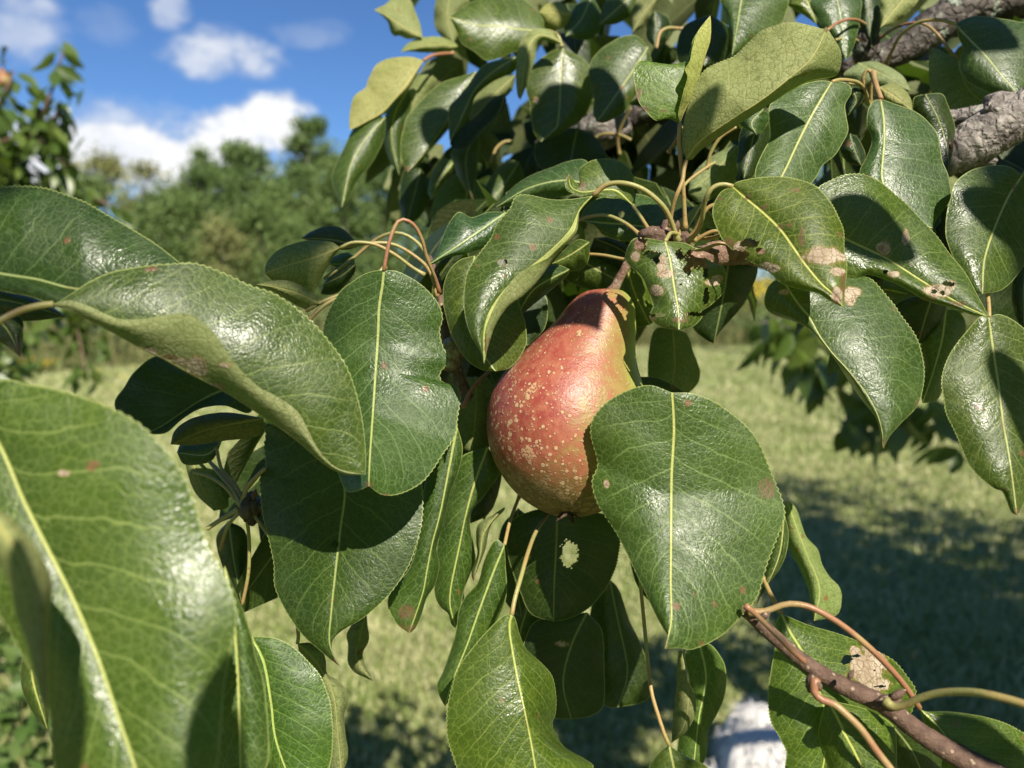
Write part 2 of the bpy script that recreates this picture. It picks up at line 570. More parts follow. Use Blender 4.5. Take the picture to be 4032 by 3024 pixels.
def leaf(tile, mid, left, right, z, zl=0.6, zr=0.6, u=False, tint=(1, 1, 1), bulge=0.16, ruff=0.12,
         holes=(), dmg=(), brown=(), fine=False, fold=None, label=None, st=None, tipbrown=0.0, srf=None):
    """Leaf blade lofted through its left edge, midrib and right edge (base to tip), each with its own depth (cm).
    fold: a further curve beyond the right edge (the margin turned up towards us)."""
    seed = len(LEAVES)
    rg = np.random.RandomState(seed + 7)
    base, tip = mid[0], mid[-1]
    NU = 190 if fine else 56
    cm = catmull([nat(tile, *p) for p in mid], NU)
    cl = catmull([nat(tile, *p) for p in [base] + list(left) + [tip]], NU)
    cr = catmull([nat(tile, *p) for p in [base] + list(right) + [tip]], NU)
    t = np.linspace(0, 1, NU)
    env = np.clip(np.sin(np.pi * t), 0, 1) ** 0.6
    zm = sm(prof(z, NU), 4)
    ph = rg.uniform(0, 6.28, 4)
    rf = lambda k: ruff * (np.sin(t * 13 + ph[k]) * .6 + np.sin(t * 23 + ph[k + 1]) * .4) * env
    zL = zm + sm(prof(zl, NU), 4) * env + rf(0)
    zR = zm + sm(prof(zr, NU), 4) * env + rf(2)
    # fine serration on the margins
    ser = 1 + (0.010 * np.sin(t * 390 + ph[0]) if fine else 0) * env + 0.004 * np.sin(t * 47 + ph[1]) * env
    dl = (cl - cm) * (ser[:, None] - 1)
    dr = (cr - cm) * (ser[:, None] - 1)
    H = 40 if fine else 13
    rows = []
    sv = np.concatenate([-np.linspace(1, 0, H)[:-1], np.linspace(0, 1, H)])
    if fold is not None:
        cf = catmull([nat(tile, *p) for p in [base] + list(fold[0]) + [tip]], NU)
        zf = zm + sm(prof(fold[1], NU), 4) * env
        fs = fold[2] if len(fold) > 2 else 0.72
    for s in sv:
        a = abs(s)
        if s < 0:
            xy = cm + (cl - cm) * a + dl * a ** 14; zz = zm + (zL - zm) * a ** 1.25 - bulge * env * math.sin(math.pi * a)
        elif fold is None:
            xy = cm + (cr - cm) * a + dr * a ** 14; zz = zm + (zR - zm) * a ** 1.25 - bulge * env * math.sin(math.pi * a)
        else:
            if a <= fs:
                q = math.sin(a / fs * math.pi / 2)
                xy = cm + (cr - cm) * q; zz = zm + (zR - zm) * (a / fs)
            else:
                q = (a - fs) / (1 - fs)
                xy = cr + (cf - cr) * (1 - math.cos(q * math.pi / 2)); zz = zR + (zf - zR) * q
        rows.append(np.column_stack([xy, zz]))
    G = np.stack(rows, axis=1)                       # NU, NS, 3
    NS = G.shape[1]
    Wd = to3d(G[..., 0].ravel(), G[..., 1].ravel(), G[..., 2].ravel())
    W3 = Wd.reshape(NU, NS, 3)
    ic = H - 1
    seg = np.linalg.norm(np.diff(W3[:, ic], axis=0), axis=1)
    Lc = np.concatenate([[0], np.cumsum(seg)])
    wl = np.linalg.norm(W3[:, 0] - W3[:, ic], axis=1)
    wr = np.linalg.norm(W3[:, -1] - W3[:, ic], axis=1)
    S = np.tile(sv, (NU, 1))
    PX = np.where(S < 0, S * wl[:, None], S * wr[:, None])
    uv = np.stack([np.tile(t[:, None], (1, NS)), S * 0.5 + 0.5], -1).reshape(-1, 2)
    ph_ = np.stack([PX, np.tile(Lc[:, None], (1, NS))], -1).reshape(-1, 2)
    PXY = G[..., :2].reshape(-1, 2)

    def field(spots):
        f = np.zeros(len(PXY))
        for sp in spots:
            x, y, rx = sp[:3]
            ry = sp[3] if len(sp) > 3 else rx
            X, Y = nat(tile, x, y)
            k = 1.8228 if tile == 'Z' else 0.6329
            d = np.sqrt(((PXY[:, 0] - X) / (rx * k)) ** 2 + ((PXY[:, 1] - Y) / (ry * k)) ** 2)
            f = np.maximum(f, np.clip(1.5 - d, 0, 1))
        return f
    nz = (np.sin(PXY[:, 0] * .11 + 1) * np.cos(PXY[:, 1] * .13) + np.sin(PXY[:, 0] * .31 + PXY[:, 1] * .27) + np.sin(PXY[:, 0] * .53 - PXY[:, 1] * .41)) * .17
    nz = nz * (field(holes) > 0) if holes else nz
    fh = field(holes) + (nz if holes else 0)
    fd = np.maximum(field(dmg), np.clip(field(holes) * .62, 0, .47) if holes else 0)
    fb = field(brown)
    if tipbrown:
        fb = np.maximum(fb, np.clip((uv[:, 0] - (1 - tipbrown)) / tipbrown * 1.2, 0, 1))
    idx = np.arange(NU * NS).reshape(NU, NS)
    a_, b_, c_, d_ = idx[:-1, :-1].ravel(), idx[1:, :-1].ravel(), idx[1:, 1:].ravel(), idx[:-1, 1:].ravel()
    F = np.stack([a_, b_, c_, d_], 1)
    # which way the first strip faces
    va = W3[NU // 2 + 1, 0] - W3[NU // 2 - 1, 0]; vb = W3[NU // 2, ic] - W3[NU // 2, 0]
    nrm = np.cross(va, vb)
    towards = np.dot(nrm, CAM - W3[NU // 2, ic // 2]) > 0
    if towards == bool(u):
        F = F[:, ::-1]
    if holes:
        keep = (fh[F].mean(axis=1) < 0.52)
        F = F[keep]
    o = mesh_obj('leaf', Wd, F, M['leaf'], pear_tree, uvs={'leaf': uv, 'phys': ph_},
                 attrs={'dmg': fd, 'brown': fb})
    o.color = (*[float(c) for c in tint], 1.0)
    if label: o['label'] = label
    if st is not None:
        # petiole: (points from leaf base to twig, depths, radius, material)
        pts = list(st[0]); zz = st[1]
        stalk(tile, pts[::-1], zz[::-1] if isinstance(zz, (list, tuple)) else zz, st[2] if len(st) > 2 else 0.085,
              parent=o, mat=st[3] if len(st) > 3 else 'stalk')
    LEAVES.append(o)
    return o

# ------------------------------------------------------------------ the traced leaves
SHADE_TINT = (0.40, 0.47, 0.44)      # dark tint imitating shade on leaves deep among the others
YG = (1.35, 1.25, 0.8)      # yellower leaves
GR = (1.15, 1.12, 1.0)

# --- beside and under the pear
leaf('Z', [(1452, 848), (1456, 930), (1451, 1030), (1450, 1150), (1449, 1260), (1450, 1340), (1436, 1402)],
     [(1400, 832), (1340, 850), (1290, 888), (1275, 930), (1290, 1000), (1279, 1040), (1292, 1092), (1330, 1150), (1370, 1230), (1420, 1335), (1448, 1385)],
     [(1500, 851), (1560, 878), (1630, 940), (1662, 1010), (1690, 1080), (1692, 1130), (1660, 1210), (1640, 1280), (1610, 1322), (1560, 1372), (1500, 1402), (1465, 1400)],
     [30.5, 30.5, 30.3, 29.5, 28.3, 27.2], zl=[.4, 1.1, 1.3, .9], zr=[.3, .7, .8, .8, .5], tint=(1.25, 1.2, 1.0), bulge=0.18, fine=True,
     brown=[(1436, 1400, 12, 14), (1655, 1058, 20, 26)], dmg=[(1311, 1046, 6, 9)], label='large glossy leaf covering the lower right side of the red pear')
leaf('E', [(335, 100), (325, 200), (305, 330), (298, 500), (285, 700), (272, 900), (258, 1100), (245, 1300), (240, 1445)],
     [(270, 105), (200, 130), (140, 170), (70, 225), (-10, 350), (-50, 500), (-70, 700), (-70, 900), (-20, 1120), (40, 1330), (90, 1465), (150, 1480)],
     [(420, 108), (540, 170), (620, 240), (680, 320), (702, 400), (682, 480), (700, 570), (742, 660), (685, 740), (700, 795), (785, 820), (812, 880), (795, 1000), (780, 1130), (705, 1240), (640, 1345), (560, 1430), (440, 1492), (330, 1500)],
     [31.8, 31.9, 31.9, 31.5, 30.7, 29.2, 27.9], zl=[.5, 1.0, 1.1, .6], zr=[.8, .9, .7, .5, .5], bulge=.16, fine=True, tint=(1.0, 1.05, 1.0),
     brown=[(240, 1440, 25, 30), (340, 1500, 30, 14), (740, 660, 14, 30)], dmg=[(700, 470, 10, 30)], label='broad glossy leaf left of the pear with a bitten right edge',
     st=([(335, 100), (350, 10), (370, -80), (398, -160), (430, -208), (475, -210), (530, -170), (575, -80), (600, 20), (650, 140), (680, 240)],
         [31.8, 31.7, 31.8, 32.3, 33, 34], .08, 'stalk_red'))
leaf('E', [(1640, -365), (1560, -280), (1490, -140), (1340, 10), (1150, 160), (1010, 330), (960, 480), (957, 685)],
     [(1500, -342), (1380, -340), (1220, -370), (1150, -355), (1115, -280), (1035, -190), (1000, -100), (930, -10), (880, 60), (848, 130), (830, 250), (836, 370), (860, 470), (900, 550), (940, 620)],
     [(1557, -270), (1545, -200), (1525, -120), (1410, 10), (1290, 170), (1200, 260), (1105, 330), (1030, 440), (988, 560)],
     [33.0, 31.8, 31.0, 30.2, 29.5, 29.2], zl=[.2, .8, .7, .4, .2], zr=[.3, .5, .5, .4, .2], fine=True, bulge=.3, tint=(1.05, 1.05, 1.0),
     fold=([(1552, -262), (1538, -190), (1500, -115), (1370, 15), (1180, 115), (1062, 260), (1003, 370), (972, 465), (968, 560)], [0, -.1, -.2, -.3, -.2, -.1], .8),
     holes=[(1075, 52, 34, 20)], brown=[(1075, 50, 34, 24), (975, 560, 20, 60), (1080, 140, 20)], label='glossy leaf with a small hole and its right edge curled over',
     st=([(1640, -365), (1720, -430), (1830, -440), (1950, -400), (2060, -310), (2110, -230), (2150, -120), (2165, -80)], [33, 32.4, 32.6, 33.5], .11))
leaf('E', [(900, 10), (870, 300), (920, 560), (1030, 730)],
     [(800, 40), (725, 130), (700, 260), (722, 400), (770, 540), (850, 660), (940, 720)],
     [(1100, 160), (1200, 380), (1220, 560), (1130, 700)], [34.5, 34.2, 33.8, 33.5], zl=.6, zr=1.4)
leaf('E', [(960, 200), (1070, 390), (1150, 480), (1230, 570)], [(960, 420), (1020, 620), (1160, 690)],
     [(1200, 190), (1340, 260), (1340, 450)], [38, 38, 38], tint=SHADE_TINT)
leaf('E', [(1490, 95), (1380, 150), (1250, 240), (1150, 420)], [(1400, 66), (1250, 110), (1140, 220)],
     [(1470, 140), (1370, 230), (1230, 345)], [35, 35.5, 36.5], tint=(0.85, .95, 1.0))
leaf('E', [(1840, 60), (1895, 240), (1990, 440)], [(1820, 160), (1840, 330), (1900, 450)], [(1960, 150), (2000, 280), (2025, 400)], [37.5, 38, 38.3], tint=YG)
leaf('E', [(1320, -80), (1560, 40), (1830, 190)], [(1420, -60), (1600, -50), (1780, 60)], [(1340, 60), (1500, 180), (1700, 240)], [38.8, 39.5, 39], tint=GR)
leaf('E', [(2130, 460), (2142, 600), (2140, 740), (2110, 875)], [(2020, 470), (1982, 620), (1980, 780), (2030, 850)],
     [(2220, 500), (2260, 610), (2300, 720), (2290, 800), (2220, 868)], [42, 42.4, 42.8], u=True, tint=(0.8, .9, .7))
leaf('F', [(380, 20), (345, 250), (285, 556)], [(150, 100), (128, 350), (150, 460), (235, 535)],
     [(548, 70), (525, 200), (455, 330), (350, 450), (295, 520)], [37.5, 38, 38.6], tint=SHADE_TINT)
leaf('E', [(1900, 760), (1990, 1000), (2200, 1300), (2300, 1500)], [(1860, 900), (1900, 1200), (2150, 1450)], [(2110, 800), (2500, 1100), (2480, 1400)], [37, 37.5, 38], tint=SHADE_TINT)
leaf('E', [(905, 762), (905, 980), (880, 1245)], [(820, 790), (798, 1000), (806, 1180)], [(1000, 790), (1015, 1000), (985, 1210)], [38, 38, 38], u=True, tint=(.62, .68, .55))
leaf('E', [(1010, 1240), (940, 1450), (820, 1700)], [(880, 1290), (790, 1500)], [(1070, 1350), (1000, 1600)], [38.5, 38.5, 38], tint=SHADE_TINT)
# the tattered leaf beside the pear's stalk
leaf('E', [(2085, -80), (2118, 50), (2140, 200), (2168, 360), (2172, 472)],
     [(1900, -100), (1838, -5), (1850, 60), (1930, 130), (1975, 220), (2010, 315), (1985, 392), (2060, 455)],
     [(2230, -60), (2360, 42), (2440, 75), (2465, 150), (2445, 240), (2375, 312), (2310, 358), (2318, 388), (2260, 450)],
     [31.8, 31.5, 31.0, 30.5], zl=.7, zr=.9, fine=True, tint=(1.15, 1.1, .9),
     holes=[(2005, 5, 54, 26), (2030, 40, 20, 26), (2172, 2, 24, 34), (2272, 30, 66, 60), (2340, 265, 20, 60), (2035, 380, 56, 12), (2275, 374, 64, 14), (2225, 92, 26, 40), (2180, 190, 8, 6), (2335, 110, 16, 46), (1930, -60, 40, 50)],
     dmg=[(2062, 60, 34, 60), (2085, 120, 50, 26), (2030, 228, 46, 34), (2385, 175, 64, 22), (1900, 10, 30, 40), (2410, 150, 40, 16)],
     brown=[(2000, 400, 30, 18), (2180, 410, 60, 20)], label='tattered leaf full of insect holes right of the pear stalk',
     st=([(2085, -80), (2120, -130), (2170, -120)], [31.8, 33.5]))
# --- right-hand leaves
leaf('C', [(400, 1160), (480, 1230), (600, 1330), (700, 1430), (780, 1540), (850, 1640), (950, 1760), (1050, 1850), (1090, 1910)],
     [(330, 1190), (282, 1270), (275, 1350), (310, 1440), (340, 1500), (400, 1555), (450, 1568), (455, 1597), (530, 1640), (620, 1690), (700, 1762), (820, 1802), (920, 1822), (1000, 1870), (1060, 1900)],
     [(430, 1130), (550, 1105), (700, 1098), (830, 1120), (920, 1160), (990, 1230), (1050, 1330), (1090, 1430), (1096, 1560), (1112, 1660), (1104, 1760), (1095, 1850)],
     [31.5, 30.8, 30.0, 29.2, 28.6, 28.2], zl=[.3, .2, .4], zr=[.2, .6, .8, .6], fine=True, tint=(1.35, 1.25, .95), bulge=.3,
     holes=[(505, 1512, 62, 28), (440, 1590, 70, 34), (570, 1560, 30, 20)],
     dmg=[(955, 1592, 118, 62), (625, 1662, 62, 30), (1050, 1692, 46, 28), (1048, 1845, 36, 60), (445, 1540, 40, 40)],
     brown=[(372, 1512, 46, 34), (790, 1185, 30, 14), (492, 1225, 20), (598, 1290, 22, 16), (700, 1410, 34, 22), (750, 1400, 22), (1070, 1460, 26, 22), (1085, 1760, 22, 60), (320, 1235, 22, 14), (830, 1480, 20, 60)],
     label='yellowish leaf with a torn edge and tan insect-eaten patches',
     st=([(400, 1160), (350, 1148), (300, 1155), (260, 1185), (225, 1260), (210, 1360), (180, 1440), (120, 1505)], [31.5, 31.6, 32.5, 34], .10))
leaf('C', [(920, 1380), (1000, 1440), (1110, 1490), (1250, 1555), (1380, 1620), (1600, 1760), (1800, 1880), (1990, 1968)],
     [(900, 1200), (1050, 1102), (1180, 1078), (1250, 1095), (1330, 1140), (1450, 1240), (1570, 1360), (1680, 1480), (1760, 1590), (1850, 1700), (1930, 1850), (1985, 1950)],
     [(960, 1560), (1120, 1742), (1200, 1716), (1260, 1713), (1400, 1760), (1500, 1812), (1600, 1870), (1750, 1912), (1900, 1962)],
     [32.5, 32.0, 31.5, 30.8, 30.0], zl=[.3, 1.1, 1.5, .8], zr=[.1, -.1, 0, .1], fine=True, tint=(1.1, 1.1, .8), bulge=.25,
     holes=[(1350, 1692, 16, 14), (1655, 1815, 18, 14), (1705, 1820, 16, 14), (1745, 1765, 40, 18)],
     dmg=[(1400, 1705, 44, 20), (1672, 1808, 70, 40), (1342, 1545, 44, 46), (1475, 1478, 24, 46), (1760, 1770, 30, 30)], brown=[(1800, 1890, 60, 20), (1600, 1860, 80, 14), (1240, 1090, 20, 12)],
     label='leaf with small chewed holes, its tip pointing down to the right')
leaf('F', [(715, 172), (800, 300), (880, 400), (940, 510), (1020, 620), (1100, 705), (1180, 800), (1250, 900), (1300, 1000), (1328, 1100), (1340, 1215)],
     [(662, 165), (612, 220), (597, 310), (640, 370), (730, 405), (830, 430), (900, 490), (960, 560), (1050, 680), (1140, 820), (1220, 930), (1290, 1020), (1318, 1120), (1322, 1190)],
     [(850, 120), (1100, 130), (1230, 140), (1310, 200), (1400, 310), (1440, 370), (1510, 460), (1560, 560), (1590, 680), (1590, 790), (1570, 900), (1530, 970), (1450, 1050), (1380, 1130), (1348, 1190)],
     [31.6, 31.0, 30.2, 29.6, 29.2, 29.0], zl=[1.6, 2.2, 1.6, 1.2, .8], zr=[1.0, 1.3, 1.0, .5], fine=True, bulge=.3,
     dmg=[(1140, 240, 60, 34), (1128, 285, 36, 40), (725, 235, 40, 18)], brown=[(1340, 1190, 24, 44), (1550, 940, 16, 50)],
     label='folded glossy leaf hanging to a curled brown point')
leaf('F', [(1995, 392), (2010, 500), (2030, 650), (2060, 850), (2085, 1050), (2112, 1200), (2140, 1380), (2170, 1625)],
     [(1940, 390), (1880, 450), (1790, 560), (1722, 680), (1698, 800), (1710, 900), (1730, 1000), (1800, 1150), (1860, 1300), (1950, 1400), (2030, 1460), (2080, 1482), (2130, 1600)],
     [(2060, 375), (2160, 420), (2260, 520), (2330, 700), (2350, 900), (2330, 1100), (2290, 1300), (2215, 1540)],
     [31.5, 31.2, 30.5, 29.8, 29.5], zl=[.3, .5, .4], zr=[.4, 1.2, 1.4], fine=True, brown=[(2170, 1610, 20, 40), (2060, 1470, 60, 14)],
     st=([(1995, 392), (1992, 320), (1985, 230), (1990, 120)], [31.5, 32, 33]), label='long leaf hanging at the far right with a serrated notch near its tip')
leaf('F', [(1730, 345), (1700, 550), (1640, 760), (1580, 930)], [(1620, 400), (1570, 560), (1590, 700), (1570, 850)],
     [(1800, 355), (1850, 430), (1830, 560), (1730, 760), (1680, 900)], [38, 37.8, 37.5], tint=(1.15, 1.15, .9))
leaf('F', [(1650, 250), (1600, 400), (1555, 560)], [(1500, 270), (1395, 335), (1470, 450)], [(1730, 300), (1690, 440), (1600, 540)], [37, 37.4, 38], tint=SHADE_TINT)
leaf('F', [(1340, 220), (1400, 230), (1490, 250)], [(1340, 170), (1420, 165), (1475, 210)], [(1360, 270), (1430, 275)], [36, 36], tint=GR)
leaf('F', [(2230, 60), (2210, 250), (2215, 460)], [(2150, 130), (2135, 280), (2170, 420)], [(2330, 100), (2330, 380)], [34.5, 34.5], tint=SHADE_TINT)
leaf('C', [(1018, 510), (950, 620), (870, 760), (800, 900), (740, 1030), (700, 1110), (640, 1260)],
     [(950, 500), (850, 520), (740, 570), (640, 640), (626, 700), (632, 800), (630, 860), (580, 960), (545, 1040), (538, 1120), (560, 1220)],
     [(1080, 508), (1130, 535), (1138, 580), (1100, 650), (1106, 720), (1120, 800), (1100, 860), (1040, 960), (960, 1030), (920, 1100), (850, 1190), (740, 1260)],
     [35.0, 34.6, 34.0, 33.2, 32.5], zl=.3, zr=.6, tint=(1.25, 1.2, 1.3), fine=False,
     st=([(1018, 510), (1060, 498), (1120, 500), (1180, 515), (1220, 560), (1240, 640)], [35, 35.5, 36.5, 38], .09), label='pale green leaf below the big upside-down leaf, its midrib bright yellow')
leaf('C', [(1322, 615), (1342, 740), (1345, 880), (1335, 1000), (1332, 1110), (1380, 1240), (1500, 1350), (1650, 1422)],
     [(1270, 632), (1240, 690), (1234, 780), (1265, 870), (1230, 980), (1190, 1060), (1195, 1160), (1300, 1320), (1480, 1420)],
     [(1420, 650), (1530, 690), (1620, 760), (1680, 850), (1700, 980), (1740, 1090), (1758, 1200), (1740, 1270), (1690, 1335), (1655, 1390)],
     [35.0, 34.6, 34.0, 33.6, 33.4], zl=.3, zr=.9, tint=(1.0, 1.05, 1.1),
     st=([(1322, 615), (1300, 555), (1284, 500), (1274, 455)], [35, 35.4, 36.4], .12, 'stalk_red'))
leaf('C', [(1600, 585), (1690, 760), (1740, 950), (1746, 1110)], [(1520, 625), (1560, 850), (1660, 1050)],
     [(1700, 583), (1738, 650), (1782, 780), (1778, 900), (1758, 1000)], [37.5, 37.5, 37], tint=SHADE_TINT)
leaf('C', [(2205, 1090), (2130, 1200), (2080, 1300), (2030, 1420), (1990, 1530), (1962, 1650), (1955, 1828)],
     [(2120, 1035), (2000, 1030), (1880, 1060), (1790, 1130), (1750, 1250), (1725, 1370), (1728, 1480), (1770, 1600), (1830, 1700), (1900, 1810)],
     [(2270, 1150), (2290, 1300), (2265, 1450), (2230, 1600), (2180, 1700), (2080, 1800)],
     [33.5, 33.0, 32.4, 31.6, 31.2], zl=.4, zr=.9, brown=[(2150, 1160, 14, 60)], st=([(2205, 1090), (2300, 1000), (2400, 960)], [33.5, 34, 35], .1))
leaf('C', [(1785, 150), (1880, 250), (1980, 350), (2060, 450), (2130, 530), (2200, 612)],
     [(1840, 118), (1920, 98), (2050, 112), (2150, 130), (2300, 170), (2330, 320), (2280, 480)],
     [(1802, 230), (1830, 300), (1808, 400), (1830, 470), (1890, 530), (1980, 570), (2080, 622), (2150, 640)],
     [41, 40.6, 40, 39.5], zl=.9, zr=.6, tint=(.9, .95, 1.0),
     st=([(1785, 150), (1700, 125), (1600, 128), (1520, 160), (1440, 225), (1390, 320), (1350, 400)], [41, 41.5, 43, 46], .09))
leaf('C', [(1800, 370), (1830, 480), (1900, 590), (2060, 690)], [(1640, 300), (1620, 430), (1640, 580), (1750, 690), (1900, 702)],
     [(1850, 380), (1920, 500), (2050, 620)], [43, 42.5, 42], u=True, tint=(.8, .95, 1.1),
     st=([(1800, 370), (1740, 300), (1670, 210), (1600, 155), (1500, 145), (1400, 180), (1310, 240)], [43, 43.5, 45, 47], .08, 'stalk_red'))
leaf('C', [(470, -90), (430, 150), (395, 345)], [(325, -20), (370, 120), (385, 250)], [(730, -60), (725, 100), (650, 190), (520, 280)], [46, 45, 44.2], zr=1.0, tint=(.9, 1, 1))
leaf('C', [(1040, -60), (1090, 200), (1105, 372)], [(880, 0), (925, 120), (985, 220), (1050, 320)], [(1190, -20), (1195, 100), (1165, 250), (1130, 335)], [45, 44.5, 44], tint=(.85, .95, 1.1))
leaf('C', [(840, -40), (890, 60), (922, 152)], [(735, 10), (765, 50), (850, 100)], [(925, 10), (928, 85)], [47, 46.5], u=False, tint=YG)
leaf('C', [(1500, -50), (1410, 60), (1318, 172)], [(1340, -40), (1318, 60)], [(1560, -10), (1480, 90), (1390, 150)], [44.5, 44], u=True, tint=(1.1, 1.1, .9))
leaf('C', [(1240, -60), (1250, 120), (1265, 300)], [(1180, 0), (1190, 160)], [(1330, 0), (1320, 180)], [45.5, 45], tint=SHADE_TINT)
leaf('C', [(260, 90), (240, 250), (225, 410)], [(100, 160), (50, 300), (80, 400)], [(385, 180), (402, 300), (320, 400)], [45, 44.5], tint=SHADE_TINT)
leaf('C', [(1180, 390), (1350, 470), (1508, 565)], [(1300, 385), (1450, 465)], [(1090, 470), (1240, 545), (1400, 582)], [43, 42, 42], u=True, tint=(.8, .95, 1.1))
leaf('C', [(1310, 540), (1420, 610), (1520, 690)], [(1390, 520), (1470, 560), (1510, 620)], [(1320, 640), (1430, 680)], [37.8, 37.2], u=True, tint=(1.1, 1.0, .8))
leaf('C', [(1120, 520), (1170, 620), (1115, 720)], [(1100, 560), (1095, 650)], [(1190, 530), (1222, 590), (1190, 650)], [36.4, 36.6], tint=SHADE_TINT,
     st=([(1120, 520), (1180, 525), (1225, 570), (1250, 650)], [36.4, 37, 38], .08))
leaf('C', [(1130, 830), (1160, 930), (1200, 1030)], [(1060, 900), (1110, 1010)], [(1180, 860), (1225, 960)], [38, 38], tint=SHADE_TINT)
leaf('C', [(600, 640), (530, 850), (470, 1110)], [(460, 790), (430, 950), (428, 1050)], [(635, 850), (570, 1000), (530, 1100)], [40.5, 40], tint=SHADE_TINT)
leaf('C', [(440, 900), (290, 1060), (120, 1205)], [(380, 915), (250, 985), (150, 1090)], [(438, 1060), (350, 1190), (200, 1260)], [42, 42, 42], u=True, tint=(.7, .9, .8))
leaf('C', [(590, 680), (520, 760), (550, 840)], [(470, 700), (440, 770)], [(630, 720), (600, 800)], [39, 39], tint=(.9, 1, 1))
# the big one seen from below, and its yellow-green neighbour
leaf('C', [(110, 995), (200, 880), (400, 742), (600, 610), (760, 480), (880, 375), (950, 255), (982, 165)],
     [(84, 900), (95, 760), (130, 640), (180, 500), (230, 430), (330, 380), (420, 340), (500, 260), (580, 190), (700, 145), (790, 138), (900, 162), (955, 178)],
     [(150, 990), (220, 920), (420, 785), (640, 642), (800, 545), (900, 500), (1040, 472), (1074, 400), (1070, 310), (1020, 225)],
     [33.5, 32.4, 31.6, 31.2, 31.0, 31.0], zl=[.4, 1.0, 1.6, 1.8, 1.0], zr=[1.2, 2.0, 2.4, 2.0, .5], u=True, fine=True, bulge=.2, tint=(1.25, 1.25, 1.05),
     brown=[(980, 180, 18, 26), (490, 365, 18, 14)], label='large leaf turned upside down, pale net-veined underside to the camera',
     st=([(110, 995), (95, 1060), (85, 1130), (40, 1240), (18, 1330), (12, 1410)], [33.5, 33.4, 34.2], .095))
leaf('C', [(72, 772), (110, 680), (160, 590), (195, 480), (232, 350), (262, 250), (266, 150), (260, 98)],
     [(25, 745), (-25, 740), (-80, 750), (-145, 690), (-190, 620), (-212, 520), (-215, 420), (-165, 375), (-85, 400), (15, 410), (105, 390), (138, 300), (160, 230), (235, 130)],
     [(62, 700), (92, 570), (118, 480), (102, 430), (132, 380), (148, 300), (180, 200), (250, 108)],
     [33.2, 33.0, 33.2, 33.6, 34], zl=[.2, .2, .3], zr=[-.3, -.8, -.8, -.3], fine=False, bulge=.1, tint=(1.7, 1.6, .75),
     brown=[(-200, 590, 24, 60), (-150, 680, 40, 24), (-30, 690, 30, 14)], label='bright yellow-green leaf folded lengthwise beside the upside-down leaf',
     st=([(72, 772), (66, 880), (78, 1020), (90, 1150), (98, 1290), (104, 1420)], [33.2, 33.8, 34.4], .10))
# --- centre, above the pear
leaf('B', [(1640, 1150), (1450, 1120), (1230, 1170), (1030, 1290)], [(1600, 1005), (1500, 998), (1380, 1040), (1230, 1100), (1120, 1180)],
     [(1560, 1190), (1400, 1235), (1250, 1250), (1120, 1280)], [38.5, 39, 39.5], zl=1.2, tint=(.9, 1.0, 1.1))
leaf('B', [(1882, 1275), (1780, 1185), (1670, 1185), (1570, 1195), (1500, 1160), (1484, 1085)],
     [(1892, 1150), (1862, 1050), (1770, 992), (1650, 992), (1560, 1040), (1550, 1095), (1605, 1165), (1545, 1150)],
     [(1820, 1240), (1740, 1232), (1640, 1218), (1550, 1215), (1475, 1185), (1460, 1130)],
     [36.3, 36, 36, 36, 35.8], zl=.8, zr=-.3, tint=(1.25, 1.2, .9), brown=[(1484, 1090, 14, 30), (1570, 1150, 20, 30)],
     st=([(1882, 1275), (1920, 1330), (1955, 1385), (1980, 1425)], [36.3, 35.6, 34.8], .085), label='small curled leaf with a torn end above the pear')
leaf('B', [(1095, 1318), (950, 1420), (760, 1550), (592, 1658)], [(980, 1320), (880, 1352), (800, 1318), (738, 1390), (690, 1500), (650, 1600)],
     [(1050, 1440), (960, 1540), (850, 1580), (720, 1602), (650, 1640)], [36, 35.5, 35, 34.5], zl=.8, zr=.3, tint=(.8, .95, 1.1))
leaf('B', [(1548, 1372), (1700, 1385), (1880, 1400), (2098, 1428)], [(1600, 1280), (1750, 1195), (1900, 1205), (2010, 1240), (2080, 1340)],
     [(1640, 1400), (1700, 1462), (1800, 1497), (1920, 1500), (2020, 1480)], [38, 38, 38], zl=1.5, zr=-.1, tint=(1.1, 1.15, .95), fine=True,
     holes=[(1815, 1335, 18, 20)], brown=[(1815, 1335, 28, 30)],
     st=([(1548, 1372), (1600, 1350), (1700, 1338), (1780, 1360), (1860, 1405), (1930, 1465)], [38, 37, 36, 35.2], .09), label='round leaf with one small dark hole beside the twig')
leaf('B', [(1612, 1505), (1500, 1580), (1380, 1640)], [(1540, 1490), (1450, 1560)], [(1612, 1600), (1570, 1670), (1450, 1690)], [36.5, 37], tint=GR)
leaf('B', [(1640, 1480), (1820, 1560), (1960, 1690)], [(1750, 1480), (1900, 1560)], [(1620, 1600), (1780, 1720)], [39, 39.5], tint=SHADE_TINT)
# --- upper left cluster
leaf('B', [(575, 232), (470, 175), (370, 110), (272, 60)], [(560, 150), (530, 70), (500, 0), (440, -50), (380, -10), (345, 25)],
     [(540, 240), (480, 242), (430, 222), (400, 225), (375, 195), (360, 140), (320, 95)], [58, 58, 57.5], u=True, tint=(1.05, 1.05, .9), zl=1.5, zr=.6, label='pale leaf against the sky at the left end of the upper cluster')
leaf('B', [(760, -70), (730, 90), (768, 268)], [(665, -20), (648, 150), (700, 232)], [(870, -10), (800, 110), (795, 210)], [60, 60, 60], u=True, tint=(.8, .85, .7))
leaf('B', [(1335, 190), (1200, 182), (1050, 160), (900, 152), (742, 105)], [(1320, 110), (1250, 30), (1150, -30), (980, -30), (860, 20), (790, 70)],
     [(1300, 260), (1150, 322), (985, 378), (900, 322), (820, 270), (780, 180), (755, 130)], [54, 53.5, 53, 52.5], zl=1.6, zr=.2, tint=(1.15, 1.15, .9))
